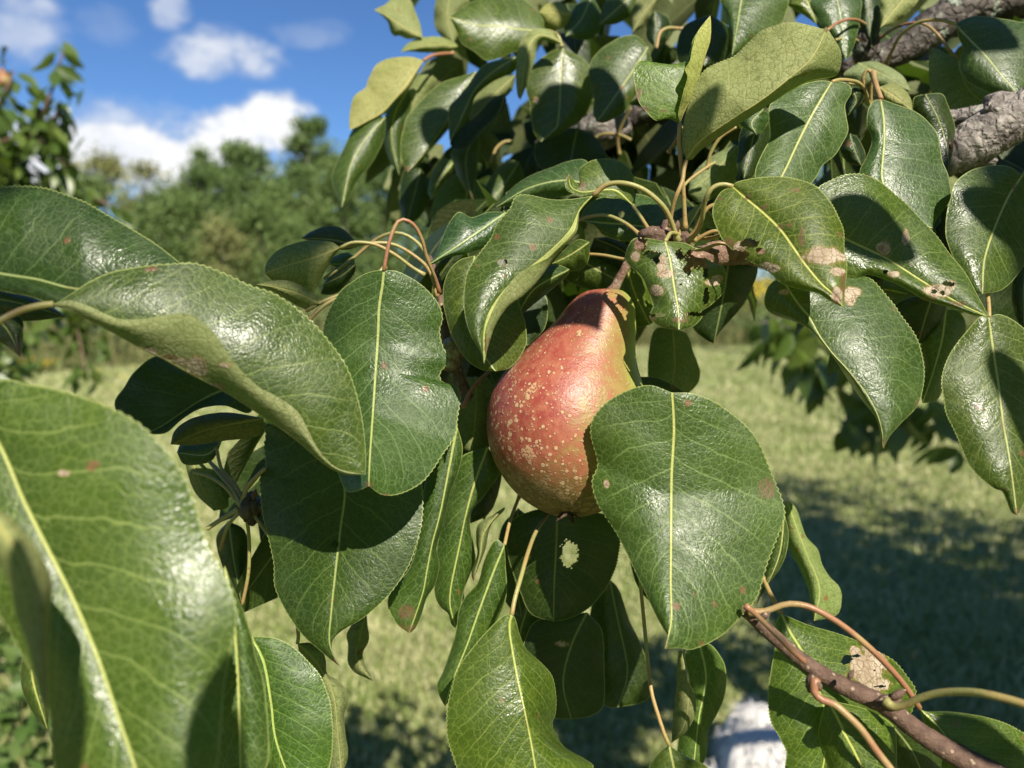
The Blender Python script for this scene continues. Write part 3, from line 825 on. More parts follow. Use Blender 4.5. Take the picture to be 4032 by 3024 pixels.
leaf('B', [(795, 290), (640, 275), (438, 322)], [(770, 262), (680, 228), (560, 235), (480, 272)], [(760, 322), (600, 328), (500, 320)], [58, 58], u=True, tint=(.9, 1.0, .6))
leaf('B', [(582, 375), (470, 530), (330, 690), (200, 770), (122, 808)], [(500, 353), (380, 360), (290, 400), (238, 490), (218, 545), (148, 600), (122, 700), (118, 780)],
     [(545, 450), (485, 560), (400, 640), (335, 712), (250, 750), (170, 792)], [56, 55, 54.5], u=True, tint=(1.6, 1.35, 1.05), zl=1.0, zr=.6,
     st=([(582, 375), (640, 345), (700, 335), (765, 332)], [56, 57, 58], .13, 'stalk_red'), label='tan-yellow leaf, underside out, at the left edge of the upper cluster')
leaf('B', [(345, 728), (230, 850), (140, 1000), (105, 1130), (72, 1292)], [(230, 720), (150, 790), (80, 930), (20, 1060), (14, 1130), (38, 1200)],
     [(338, 850), (290, 960), (240, 1040), (170, 1120), (115, 1240)], [55, 54.5, 53.5, 53], zl=.8, zr=.9)
leaf('B', [(485, 560), (405, 700), (385, 870), (432, 1092)], [(400, 610), (338, 730), (335, 870), (368, 990)], [(510, 650), (455, 800), (440, 960)], [57.5, 57, 57], tint=(.9, .9, .9))
leaf('B', [(640, 470), (560, 540), (480, 680), (440, 1050)], [(560, 470), (470, 560), (400, 780)], [(660, 520), (540, 700), (470, 900)], [58, 58, 58], u=True, tint=(.9, .95, .8))
leaf('B', [(912, 440), (850, 535), (765, 680), (685, 820), (580, 960), (482, 1072)], [(830, 470), (700, 512), (600, 590), (485, 720), (458, 800), (438, 900), (448, 1010)],
     [(855, 620), (770, 740), (690, 822), (640, 900), (570, 1000), (520, 1050)], [53.5, 53, 52, 51, 50.5], zl=.4, zr=1.4, brown=[(480, 1060, 30)], label='long leaf with a bright sun glint in the upper cluster')
leaf('B', [(1160, 350), (1010, 450), (900, 560), (840, 680), (790, 790), (742, 880)], [(1060, 368), (950, 408), (880, 500), (800, 600), (740, 670), (738, 800)],
     [(1150, 440), (1010, 510), (905, 600), (875, 700), (800, 810)], [51, 50.5, 50, 49.5], zl=.5, zr=.6)
leaf('B', [(1155, 465), (1050, 560), (950, 670), (862, 752)], [(1050, 480), (950, 510), (868, 620)], [(1130, 560), (1055, 640), (950, 742)], [53.5, 53], u=True, tint=(.7, .75, .6))
leaf('B', [(1085, 580), (1050, 700), (930, 830), (850, 920), (778, 932)], [(1000, 620), (900, 730), (790, 810), (745, 890)], [(1098, 640), (1065, 700), (960, 802), (880, 885)], [52.5, 52], tint=SHADE_TINT)
leaf('B', [(925, 815), (850, 950), (850, 1100), (887, 1242)], [(800, 900), (748, 950), (770, 1030), (820, 1150)], [(930, 900), (920, 1000), (905, 1130)], [54.5, 54, 54], tint=(.9, .9, 1), brown=[(887, 1230, 30)])
leaf('B', [(1442, 270), (1380, 232), (1300, 215), (1245, 270), (1210, 400), (1184, 622)], [(1370, 190), (1280, 180), (1200, 232), (1165, 330), (1155, 480), (1165, 590)],
     [(1400, 272), (1330, 252), (1290, 285), (1275, 370), (1240, 470), (1210, 560)], [50.5, 50, 49.5, 49.5], u=True, tint=(1.15, 1.2, 1.0), label='pale narrow leaf arching over in the upper cluster')
leaf('B', [(1450, 300), (1435, 450), (1430, 600), (1420, 740), (1400, 800), (1310, 882)], [(1380, 318), (1290, 380), (1230, 450), (1215, 540), (1240, 640), (1250, 740), (1270, 830)],
     [(1500, 325), (1580, 370), (1632, 450), (1644, 550), (1620, 650), (1570, 740), (1480, 800), (1400, 845)], [52, 51.6, 51, 50.5], zl=.5, zr=.8, dmg=[(1280, 620, 20, 30)])
leaf('B', [(1978, 290), (1890, 430), (1800, 560), (1730, 660), (1658, 758)], [(1900, 220), (1800, 235), (1680, 310), (1620, 390), (1608, 460), (1640, 600), (1635, 700)],
     [(2000, 400), (1980, 500), (1900, 600), (1850, 680), (1760, 742), (1700, 765)], [51, 50.4, 49.8, 49.4], zl=.8, zr=.4, brown=[(1700, 755, 60, 16)])
leaf('B', [(1540, 795), (1520, 880), (1500, 980), (1480, 1065)], [(1420, 798), (1330, 840), (1278, 900), (1272, 980), (1330, 1055)],
     [(1640, 840), (1690, 910), (1715, 985), (1600, 1040)], [53.5, 53, 52.5], tint=SHADE_TINT)
leaf('B', [(1630, -30), (1560, 120), (1465, 225)], [(1540, 20), (1460, 160)], [(1692, 100), (1685, 180), (1600, 250)], [56, 55], tint=(.85, .95, 1.1))
leaf('B', [(1900, -50), (1790, 50), (1672, 155)], [(1780, -40), (1700, 30)], [(1910, 60), (1790, 145)], [55, 54.5], tint=GR)
leaf('B', [(2050, -30), (1950, 80), (1880, 205)], [(1930, -30), (1870, 90)], [(2040, 20), (1980, 140)], [54, 54], u=True, tint=(.7, .7, .55))
leaf('B', [(2020, 65), (2030, 180), (2018, 295)], [(1975, 120), (1968, 230)], [(2105, 110), (2115, 200), (2060, 275)], [53, 53], tint=SHADE_TINT)
leaf('B', [(1505, 88), (1400, 80), (1300, 75)], [(1450, 20), (1380, 12), (1320, 45)], [(1465, 162), (1390, 192), (1335, 168)], [55, 55], u=True, tint=(1.35, 1.2, .6))
leaf('B', [(1175, 1005), (1080, 1150), (985, 1265)], [(1080, 1015), (1000, 1100), (958, 1185)], [(1205, 1100), (1150, 1200), (1060, 1292)], [57, 56.5])
leaf('B', [(800, 1070), (850, 1200), (800, 1350), (700, 1505)], [(700, 1150), (640, 1260), (632, 1380)], [(960, 1150), (992, 1215), (940, 1310), (830, 1420)], [56.5, 56, 55.5], tint=(.9, 1, .8))
leaf('B', [(775, 1000), (690, 1110), (630, 1245)], [(700, 990), (640, 1070), (608, 1180)], [(765, 1060), (700, 1160)], [57.5, 57], tint=YG)
leaf('B', [(560, 1050), (520, 1220), (470, 1400)], [(460, 1060), (430, 1250)], [(640, 1180), (560, 1350)], [59, 58.5], tint=SHADE_TINT)
# --- left side
leaf('Z', [(-170, 545), (-60, 575), (0, 590), (80, 603), (170, 624), (300, 620), (410, 590)],
     [(-100, 430), (0, 405), (80, 403), (170, 430), (260, 480), (330, 522), (388, 567)],
     [(-100, 600), (0, 628), (60, 640), (110, 655), (170, 660), (260, 645)],
     [26.5, 26, 25.6, 25.6, 26, 26.3], zl=[.5, 1.0, 1.2, .8], zr=[-.2, -.5, -.4], fine=True, tint=(.55, .68, .75), bulge=.3, label='shaded green leaf at the left edge, above the wavy glossy one')  # tint darkened in place of the shade on this leaf
leaf('D', [(330, 312), (450, 368), (600, 440), (750, 520), (860, 580), (1000, 650), (1200, 760), (1400, 862), (1600, 992), (1830, 1152), (2020, 1312), (2150, 1372), (2274, 1372)],
     [(400, 275), (560, 170), (700, 110), (900, 75), (1060, 58), (1220, 60), (1400, 118), (1560, 198), (1720, 250), (1860, 350), (2000, 480), (2114, 630), (2180, 750), (2228, 900), (2258, 1050), (2276, 1230)],
     [(430, 288), (540, 318), (650, 370), (750, 405), (870, 405), (1000, 385), (1140, 368), (1235, 402), (1330, 490), (1400, 590), (1480, 700), (1600, 820), (1750, 902), (1850, 980), (1900, 1060), (1960, 1180), (2030, 1275), (2120, 1340)],
     [24.6, 25.0, 25.4, 25.8, 26.4, 27.0, 27.3], zl=[.3, .9, 1.3, 1.4, 1.2, .8], zr=[-.1, -.7, -1.0, -.9, -.6, -.3], fine=True, bulge=.35, tint=(1.05, 1.05, 1.1),
     dmg=[(1230, 700, 70, 60), (930, 605, 50, 20), (1120, 670, 40, 24), (1350, 825, 60, 20), (1400, 690, 50, 16)], brown=[(950, 95, 50, 24), (1060, 640, 60, 24)],
     label='long wavy glossy leaf folded along its midrib, reaching in from the left',
     st=([(330, 312), (230, 325), (120, 355), (0, 415), (-120, 490)], [24.6, 24.2, 23.6], .12))
leaf('Z', [(-60, 880), (0, 962), (52, 1083), (104, 1187), (156, 1291), (208, 1413), (250, 1534), (292, 1659), (350, 1860)],
     [(-110, 950), (-120, 1100), (-40, 1260), (50, 1420), (104, 1534), (121, 1660), (200, 1790)],
     [(0, 822), (60, 829), (160, 851), (250, 886), (320, 930), (380, 1000), (420, 1082), (450, 1182), (498, 1268), (513, 1330), (500, 1400), (487, 1470), (478, 1560), (468, 1660), (430, 1780)],
     [20.5, 20.2, 19.8, 19.2, 18.6, 18.2], zl=.2, zr=[.3, .5, .8, .6], fine=True, bulge=.3, tint=(1.3, 1.3, 1.15), dmg=[(138, 1022, 14, 8)],
     label='huge out-of-focus leaf in the lower left corner, nearest the camera')
leaf('G', [(1400, 400), (1450, 700), (1480, 1100), (1500, 1800)], [(1200, 700), (1200, 1200), (1300, 1659)],
     [(1480, 600), (1515, 680), (1545, 770), (1575, 870), (1592, 970), (1625, 1060), (1645, 1150), (1662, 1300), (1672, 1450), (1660, 1650)],
     [24.5, 24, 23.6, 23.2], zr=.4, fine=True, tint=(1.15, 1.15, 1.0))
leaf('G', [(-90, 60), (60, 250), (200, 560), (265, 900), (295, 1360)], [(-170, 150), (-70, 300), (45, 480), (105, 720), (170, 900), (230, 1150)],
     [(0, 60), (100, 130), (200, 250), (290, 400), (326, 520), (320, 670), (306, 900), (310, 1150)], [16, 15.6, 15.4, 15.4], u=True, tint=(1.2, 1.15, .9), label='blurred yellowish underside of a narrow leaf at the lower left edge')
leaf('G', [(190, 880), (200, 1100), (295, 1420)], [(140, 970), (132, 1150), (200, 1310)], [(265, 950), (310, 1200)], [27, 26.6], tint=YG)
leaf('D', [(1600, 790), (1450, 822), (1250, 912), (1020, 1062), (900, 1120)], [(1400, 640), (1200, 622), (960, 640), (840, 730), (770, 830), (712, 930), (760, 1030)],
     [(1560, 985), (1400, 945), (1250, 962), (1130, 1032), (1030, 1115)], [31, 30.6, 30, 29.6], tint=SHADE_TINT, zl=.3, zr=-.4, label='dark shaded leaf under the wavy glossy one')
leaf('D', [(1640, 1020), (1300, 1090), (1060, 1185)], [(1400, 985), (1200, 1020), (1090, 1095)], [(1610, 1130), (1400, 1162), (1200, 1190)], [31, 31, 30.6], u=True, tint=(.45, .38, .25))
leaf('D', [(1380, 1165), (1280, 1250), (1100, 1235)], [(1250, 1150), (1130, 1180)], [(1345, 1250), (1290, 1300), (1150, 1310)], [35, 34.8], tint=(.6, .75, 1.2),
     st=([(1300, 1290), (1380, 1390), (1440, 1460), (1500, 1560)], [35, 34, 33.4], .07))
leaf('Z', [(-90, 640), (20, 650), (146, 684)], [(0, 620), (80, 645)], [(-40, 690), (60, 694)], [27.5, 27], tint=SHADE_TINT)
leaf('D', [(-60, 360), (50, 480), (126, 642)], [(-60, 480), (0, 545), (80, 602)], [(40, 380), (136, 400), (142, 540)], [26.5, 26], tint=(.5, .5, .5), tipbrown=.5)
leaf('D', [(2118, -40), (1960, 20), (1790, 70), (1648, 120)], [(2050, -78), (1900, -82), (1740, -30), (1662, 50)], [(2060, 40), (1995, 160), (1942, 238), (1820, 200), (1710, 175)],
     [35, 34.6, 34.2], u=True, tint=(1.1, 1.05, .85), st=([(2118, -40), (2200, -72), (2330, -60), (2450, 0), (2560, 80), (2640, 130)], [35, 35.5, 36], .085), label='pale underside leaf left of the spur, dotted with brown')
leaf('D', [(1990, 310), (1850, 245), (1700, 205), (1592, 190)], [(1900, 212), (1780, 163), (1662, 172)], [(1930, 352), (1850, 322), (1720, 245)],
     [33.5, 33.2], u=True, tint=(.95, .95, .75), st=([(1905, 355), (1980, 310), (2060, 275), (2150, 240), (2300, 160), (2400, 80)], [33.5, 34, 35], .09))
leaf('Z', [(778, 532), (715, 518), (650, 515)], [(742, 495), (708, 488), (672, 500)], [(740, 540), (690, 528)], [37, 37], tint=(.6, .6, .6))
leaf('D', [(2215, 60), (2130, 130), (2010, 190)], [(2150, 40), (2060, 110)], [(2200, 130), (2100, 240), (2000, 250)], [37.5, 37.5], tint=SHADE_TINT)
leaf('D', [(2200, 10), (2120, 60), (2040, 60)], [(2150, -10), (2070, 20)], [(2200, 80), (2100, 95)], [38, 38], tint=(.9, 1.1, 1.1))
# --- the hanging leaves at the bottom
leaf('G', [(2000, -620), (2100, -300), (2144, -60), (2120, 150), (2086, 450), (2060, 700), (2052, 880), (2112, 1025)],
     [(1800, -640), (1600, -540), (1650, -430), (1640, -340), (1652, -210), (1615, -140), (1630, 60), (1660, 200), (1702, 380), (1705, 520), (1760, 650), (1832, 770), (1900, 850), (1980, 920), (2045, 975)],
     [(2300, -560), (2520, -350), (2624, -100), (2624, 130), (2574, 330), (2484, 500), (2384, 620), (2254, 730), (2134, 800), (2070, 862), (2064, 930)],
     [33.5, 33, 32.4, 31.8, 31.2, 30.8], zl=[.4, .8, 1.0, .6], zr=[.2, .1, .2, .3], fine=True, tint=(.68, .78, .62), tipbrown=.05,
     holes=[(2085, 268, 24, 22)], dmg=[], label='broad hanging leaf with one round hole, lower left of the pear')
leaf('H', [(790, -470), (740, -200), (690, 60), (640, 250), (605, 420), (575, 580), (490, 822)],
     [(700, -400), (610, -200), (572, 0), (556, 170), (500, 400), (360, 600), (400, 745)],
     [(825, -330), (800, -190), (760, -90), (735, 0), (700, 150), (662, 290), (680, 400), (652, 520), (600, 602), (570, 700), (530, 790)],
     [35, 34.6, 34.2, 34], zl=.2, zr=[.3, .8, .9], tint=(.95, 1, .8), tipbrown=.12, brown=[(480, 700, 60, 60)], label='hanging leaf with a rusty brown tip')
leaf('H', [(980, -340), (880, -50), (800, 300), (745, 600), (780, 790)], [(800, -260), (720, 0), (662, 300), (655, 450), (648, 570), (680, 650), (735, 700), (750, 760)],
     [(1060, -200), (950, -20), (870, 100), (905, 350), (872, 450), (832, 560), (802, 720)], [37, 36.8, 36.5], tint=(1.1, 1.1, .8))
leaf('H', [(1085, 35), (960, 190), (935, 320), (890, 500)], [(1010, 85), (920, 145), (908, 250), (915, 330), (880, 440)], [(1080, 60), (1000, 150), (965, 300), (915, 430)], [36, 35.8], u=True, tint=(.8, .85, .7), tipbrown=.2)
leaf('H', [(1085, 270), (1000, 480), (920, 700), (850, 900), (765, 1110), (715, 1275)], [(1025, 240), (960, 360), (920, 500), (842, 590), (800, 680), (780, 820), (740, 950), (700, 1060), (660, 1150), (688, 1230)],
     [(1092, 400), (1095, 600), (1010, 800), (870, 1000), (760, 1210)], [35, 34.6, 34.2], zl=.5, zr=.5, tint=(.95, 1.05, .85),
     st=([(1085, 270), (1120, 120), (1180, -40)], [35, 36, 37]))
leaf('H', [(1130, 705), (1118, 790), (1142, 960), (1172, 1120), (1212, 1300), (1252, 1500), (1285, 1700), (1330, 1950)],
     [(1082, 710), (1000, 780), (885, 910), (800, 1030), (750, 1170), (724, 1330), (724, 1450), (760, 1580), (802, 1700), (900, 1850), (1100, 1950)],
     [(1152, 730), (1180, 830), (1222, 920), (1320, 1010), (1382, 1090), (1406, 1200), (1402, 1320), (1385, 1400), (1450, 1520), (1580, 1600), (1640, 1660), (1600, 1800), (1450, 1900)],
     [31, 30.6, 30.0, 29.6, 29.2], zl=[.2, .2, .3], zr=[.6, 2.2, 2.8, 2.2, 1.0], fine=True, bulge=.3, tint=(1.1, 1.15, .8), label='long leaf hanging straight below the pear, its right half turned away',
     st=([(1130, 705), (1150, 600), (1190, 460), (1230, 320), (1280, 190), (1355, 85), (1440, 10)], [31, 31.6, 33, 36, 38.5], .095))
leaf('H', [(1412, 30), (1408, 250), (1395, 500), (1390, 748)], [(1250, 60), (1130, 120), (1090, 230), (1122, 400), (1180, 560), (1250, 700)],
     [(1600, 60), (1750, 100), (1804, 230), (1780, 400), (1722, 530), (1620, 655), (1500, 725)], [37, 37, 37], fine=True, holes=[(1490, 330, 52, 82)], tint=SHADE_TINT, label='dark shaded leaf with a large hole, just below the pear')
leaf('H', [(1170, 40), (1140, 380), (1190, 720)], [(1060, 180), (1035, 480), (1100, 640)], [(1260, 150), (1280, 500)], [39.5, 39.5, 39], tint=SHADE_TINT)
leaf('H', [(1250, 600), (1180, 860), (1260, 1180)], [(1130, 700), (1100, 930)], [(1380, 760), (1360, 1040)], [40, 40, 39.5], tint=SHADE_TINT)
leaf('H', [(870, -420), (880, -150), (960, 120)], [(800, -300), (810, -60)], [(980, -330), (1020, -40)], [39.5, 39.5, 39], tint=SHADE_TINT)
leaf('H', [(1600, 690), (1500, 900), (1450, 1130), (1500, 1355)], [(1300, 735), (1215, 850), (1200, 1000), (1260, 1250), (1390, 1345)], [(1690, 800), (1705, 1000), (1702, 1260), (1620, 1335)], [39, 39, 39], tint=SHADE_TINT, dmg=[(1440, 885, 50, 18)])
leaf('H', [(1740, 485), (1800, 780), (1850, 1060), (1790, 1282)], [(1640, 600), (1600, 900), (1640, 1180), (1720, 1275)], [(1800, 555), (1862, 740), (1930, 880), (1982, 1050), (1988, 1210), (1930, 1255)], [40.5, 40.5, 40], tint=SHADE_TINT)
leaf('H', [(1865, 240), (1960, 480), (2090, 690)], [(1870, 400), (1930, 560), (2040, 660)], [(1960, 260), (2080, 500)], [38, 37.5], tint=SHADE_TINT)
leaf('H', [(2112, 1520), (2130, 1610), (2155, 1720), (2220, 1900)], [(2050, 1560), (1980, 1660), (1940, 1800)], [(2200, 1580), (2350, 1655), (2420, 1800)], [31, 30.6], tint=GR,
     st=([(2112, 1520), (2080, 1450), (2040, 1330), (1998, 1180), (1972, 950), (1950, 720), (1920, 420), (1890, 200)], [31, 31.6, 32.6, 34, 36], .085))
leaf('I', [(190, 870), (235, 1100), (190, 1350), (150, 1720)], [(100, 950), (128, 1140), (65, 1450), (55, 1700)], [(262, 890), (322, 960), (358, 1050), (352, 1200), (300, 1330), (250, 1420), (230, 1600)], [36.5, 36, 35.6], tint=(.95, 1.1, .8))
leaf('I', [(85, 930), (125, 1180), (100, 1390), (18, 1505)], [(60, 950), (48, 1150), (28, 1350)], [(110, 1090), (162, 1200), (168, 1320), (112, 1430)], [34.5, 34], u=True, tint=(.85, .85, .7))
leaf('I', [(722, 75), (700, 300), (640, 470), (542, 655)], [(640, 230), (600, 330), (580, 480), (556, 600)], [(748, 200), (732, 330), (692, 420), (640, 492), (588, 565)], [33, 32.6], tipbrown=.15, zr=.2)
leaf('I', [(735, -10), (850, 300), (940, 540), (905, 745)], [(718, 100), (745, 280), (822, 430), (872, 560), (895, 690)], [(792, 40), (832, 150), (860, 222), (930, 300), (956, 390), (1005, 470), (1062, 530), (1078, 600), (1050, 705)], [37, 36.6, 36], u=True, tint=(.75, 1.0, .5), label='translucent yellow-green leaf right of the big glossy one, against the lawn shade')
leaf('I', [(702, 695), (755, 805), (860, 980), (940, 1180), (990, 1430), (930, 1850)],
     [(665, 760), (670, 850), (655, 950), (630, 1100), (618, 1250), (640, 1380), (690, 1470), (732, 1560), (740, 1700)],
     [(800, 740), (900, 778), (1050, 820), (1180, 870), (1300, 930), (1400, 990), (1482, 1080), (1540, 1192), (1500, 1350), (1400, 1500), (1200, 1700)],
     [31.5, 31, 30.5, 30], zl=.3, zr=[.6, 1.6, 1.8, 1.0], fine=True, tint=(1.05, 1.15, .75),
     dmg=[(1235, 1030, 120, 130), (1160, 930, 40, 30), (1300, 1140, 80, 44)], holes=[(1110, 985, 34, 30), (1170, 962, 26, 10), (1200, 1160, 30, 8), (1280, 1050, 12, 10), (1310, 1150, 40, 8)],
     label='leaf with a large grey skeletonised patch behind the brown shoot',
     st=([(702, 695), (670, 640), (630, 570), (590, 480)], [31.5, 32, 33], .1))
leaf('I', [(990, 1240), (1042, 1330), (1100, 1450), (1160, 1560), (1212, 1680), (1290, 1900)], [(960, 1300), (930, 1450), (962, 1550), (1010, 1700), (1100, 1850)],
     [(1100, 1258), (1250, 1300), (1372, 1370), (1412, 1430), (1422, 1560), (1400, 1750)], [30, 29.6, 29.2], fine=False, tint=(1.3, 1.3, .75))
leaf('I', [(1560, 1285), (1650, 1370), (1745, 1490), (1850, 1620), (2050, 1850)], [(1600, 1305), (1750, 1308), (1900, 1328), (2000, 1348), (2120, 1390), (2212, 1440), (2400, 1560), (2400, 1750)],
     [(1600, 1390), (1680, 1445), (1702, 1560), (1730, 1720)], [28.6, 28, 27.4, 27], zl=[.3, .8, .8], fine=True, tint=(1.25, 1.3, .85), label='bright leaf in the lower right corner beyond the brown shoot',
     st=([(1560, 1285), (1480, 1160), (1380, 1040), (1250, 910), (1100, 785), (960, 695), (850, 648), (730, 640), (600, 685), (500, 690)], [28.6, 28.2, 28.4, 29], .115, 'stalk_red'))
leaf('I', [(1400, 1400), (1520, 1560), (1600, 1750)], [(1380, 1480), (1440, 1680)], [(1560, 1400), (1690, 1500), (1720, 1700)], [32, 32], tint=SHADE_TINT)
leaf('G', [(1560, 840), (1640, 1000), (1685, 1250), (1720, 1500), (1850, 1850)], [(1500, 900), (1500, 1200), (1560, 1500), (1680, 1720)],
     [(1640, 842), (1720, 852), (1810, 895), (1900, 975), (1990, 1080), (2042, 1200), (2066, 1320), (2072, 1450), (2062, 1600), (2000, 1780)], [31, 30.6, 30.2, 29.8], fine=True, zr=.5, tint=(1.0, 1.2, .75), label='round bright leaf behind the huge blurred one')
leaf('G', [(1850, 885), (1980, 1020), (2070, 1200), (2100, 1450), (2125, 1720)], [(1870, 960), (1950, 1100), (2020, 1300), (2040, 1660)],
     [(1930, 880), (2000, 920), (2027, 990), (2035, 1070), (2100, 1112), (2152, 1170), (2167, 1240), (2142, 1330), (2150, 1450), (2165, 1580)], [35, 34.6, 34.4], u=True, tint=(.55, .62, .45),
     st=([(1850, 885), (1856, 840), (1850, 760), (1840, 640)], [35, 35, 35.5]))
leaf('H', [(225, 690), (190, 830), (160, 960), (200, 1040), (266, 1118)], [(165, 730), (105, 820), (112, 900), (110, 1000), (150, 1062), (215, 1095)],
     [(232, 760), (242, 860), (205, 940), (212, 1000), (250, 1080)], [37, 36.6], u=True, tint=(.5, .55, .4))
leaf('G', [(1420, 120), (1450, 350), (1505, 650)], [(1345, 230), (1390, 420)], [(1532, 200), (1535, 450)], [37, 37], tint=SHADE_TINT)
leaf('G', [(1180, -300), (1240, -120), (1330, 60)], [(1150, -250), (1210, -60)], [(1340, -260), (1400, -100), (1420, 30)], [37.5, 37.5], u=True, tint=(.6, .65, .4),
     st=([(1180, -300), (1300, -250), (1420, -120), (1500, 0)], [37.5, 36, 34], .08))
# the two finger-shaped shadows on the big blurred leaf come from added caster leaves
print('leaves', len(LEAVES))

# ------------------------------------------------------------------ wood and loose stalks
wood('limb', 'C', [(1080, 440), (1250, 380), (1400, 330), (1520, 260), (1680, 150), (1850, 60), (2100, -10), (2500, -90), (3200, -300)],
     [50, 50, 50, 50, 52, 60], [.5, 1.1, 1.35, 1.4, 1.5, 1.9], 'bark_dark', n=60, label='dark limb in the upper right corner')
wood('branch', 'C', [(1300, 1130), (1560, 1040), (1760, 960), (1900, 888), (2050, 800), (2212, 705), (2500, 560), (3000, 300)],
     [40, 39, 38.5, 38, 38, 40, 44], [.7, .95, 1.12, 1.15, 1.2, 1.35, 1.6], 'bark', n=90, seg=28, rough=.05, label='sunlit grey branch at the right edge')
wood('branch', 'C', [(1500, 770), (1700, 742), (1850, 722), (2000, 702), (2120, 690)], [41, 40, 39], [.38, .42, .5], 'bark', n=40)
wood('branch', 'C', [(60, 1640), (180, 1610), (300, 1580), (480, 1562), (700, 1565), (950, 1480), (1300, 1130)], [35, 35.6, 36.6, 38, 39.5, 40], [.45, .62, .66, .62, .65, .7], 'twig_red', n=60, seg=24)
wood('shoot', 'I', [(400, 640), (480, 680), (600, 790), (760, 930), (900, 1040), (1050, 1130), (1200, 1200), (1350, 1270), (1500, 1390), (1650, 1495), (1850, 1610), (2050, 1715), (2600, 2000)],
     [29.5, 29, 28.4, 28, 27.6, 27, 26], [.25, .28, .31, .34, .38, .42, .47, .5], 'twig', n=90, seg=24, rough=.03, label='brown shoot crossing the lower right corner')
wood('shoot', 'Z', [(928, 555), (948, 612), (956, 680), (966, 740), (985, 795), (1010, 860)], [38, 37, 36.5, 36.5], [.12, .18, .22, .26, .3], 'twig', n=40)


def knob(tile, x, y, z, r, mat, seed, squash=(1, 1, 1), name='spur', lumps=.25):
    rg = np.random.RandomState(seed)
    X, Y = nat(tile, x, y)
    c = to3d([X], [Y], [z])[0]
    nu, nv = 22, 28
    V, F = [], []
    ks = rg.normal(size=(7, 3)); ks /= np.linalg.norm(ks, axis=1)[:, None]
    for i in range(nu + 1):
        th = math.pi * i / nu
        for j in range(nv):
            p = 2 * math.pi * j / nv
            d = np.array([math.sin(th) * math.cos(p), math.sin(th) * math.sin(p), math.cos(th)])
            rr = 1 + lumps * np.sum(np.maximum(0, ks @ d - .55)) * 1.6 + .05 * math.sin(9 * th + 3 * p) + .06 * math.sin(22 * th)
            V.append(c + d * r / 100 * rr * np.array(squash))
    for i in range(nu):
        for j in range(nv):
            k = (j + 1) % nv
            F.append([i * nv + j, (i + 1) * nv + j, (i + 1) * nv + k, i * nv + k])
    return mesh_obj(name, np.array(V), F, M[mat], pear_tree)


knob('Z', 1415, 508, 34.9, .46, 'twig', 3, (1.4, 1, .8), lumps=.4)
knob('Z', 1476, 520, 34.5, .32, 'twig', 4, lumps=.5)
knob('Z', 1446, 502, 35.2, .36, 'twig', 5, (1.2, 1, 1), lumps=.4)
knob('Z', 538, 1104, 33.8, .42, 'bark_dark', 6, (.8, 1, 1.3), lumps=.6)
knob('Z', 560, 1092, 34.5, .36, 'bark_dark', 7, (1.3, 1, .8), lumps=.6)
wood('shoot', 'Z', [(530, 1115), (548, 1095), (600, 1075), (680, 1070)], [33.8, 34.5, 36, 37], [.3, .33, .36], 'bark_dark', n=30)
knob('Z', 975, 770, 36.3, .55, 'bark', 8, (1, 1, 1.2))
knob('C', 2105, 680, 37.9, .62, 'bark', 9, (1.3, .9, .7), lumps=.8)
knob('C', 1960, 985, 38.6, .5, 'bark', 10, lumps=.3)
knob('C', 1235, 300, 46, .8, 'bark_dark', 11, (.8, 1, 1.3))
knob('I', 885, 1130, 27.5, .2, 'twig', 12, (.8, 1, 1.7), lumps=.1)
knob('I', 1370, 1255, 27.1, .26, 'twig', 13, (1.7, 1, 1), lumps=.1)
knob('B', 1700, 800, 60, 1.6, 'bark', 14)
wood('branch', 'B', [(1300, 940), (1500, 840), (1700, 810), (1900, 690), (2200, 640), (2700, 500)], [62, 61, 60, 58], [.8, 1.1, 1.2, 1.3], 'bark_dark', n=60)
def bud(tile, x, y, z, dx, dy, L, mat='twig'):
    X, Y = nat(tile, x, y); p0 = to3d([X], [Y], [z])[0]
    d_ = dx * AX + dy * UP; d_ /= np.linalg.norm(d_)
    t_ = np.linspace(0, 1, 9)
    P_ = p0[None] + d_[None] * (t_ * L / 100)[:, None]
    V_, F_ = tube_mesh(P_, L / 100 * .26 * np.sin(np.pi * (.12 + .86 * t_)) ** .8, 10, rough=.05)
    mesh_obj('bud', V_, F_, M[mat], pear_tree)


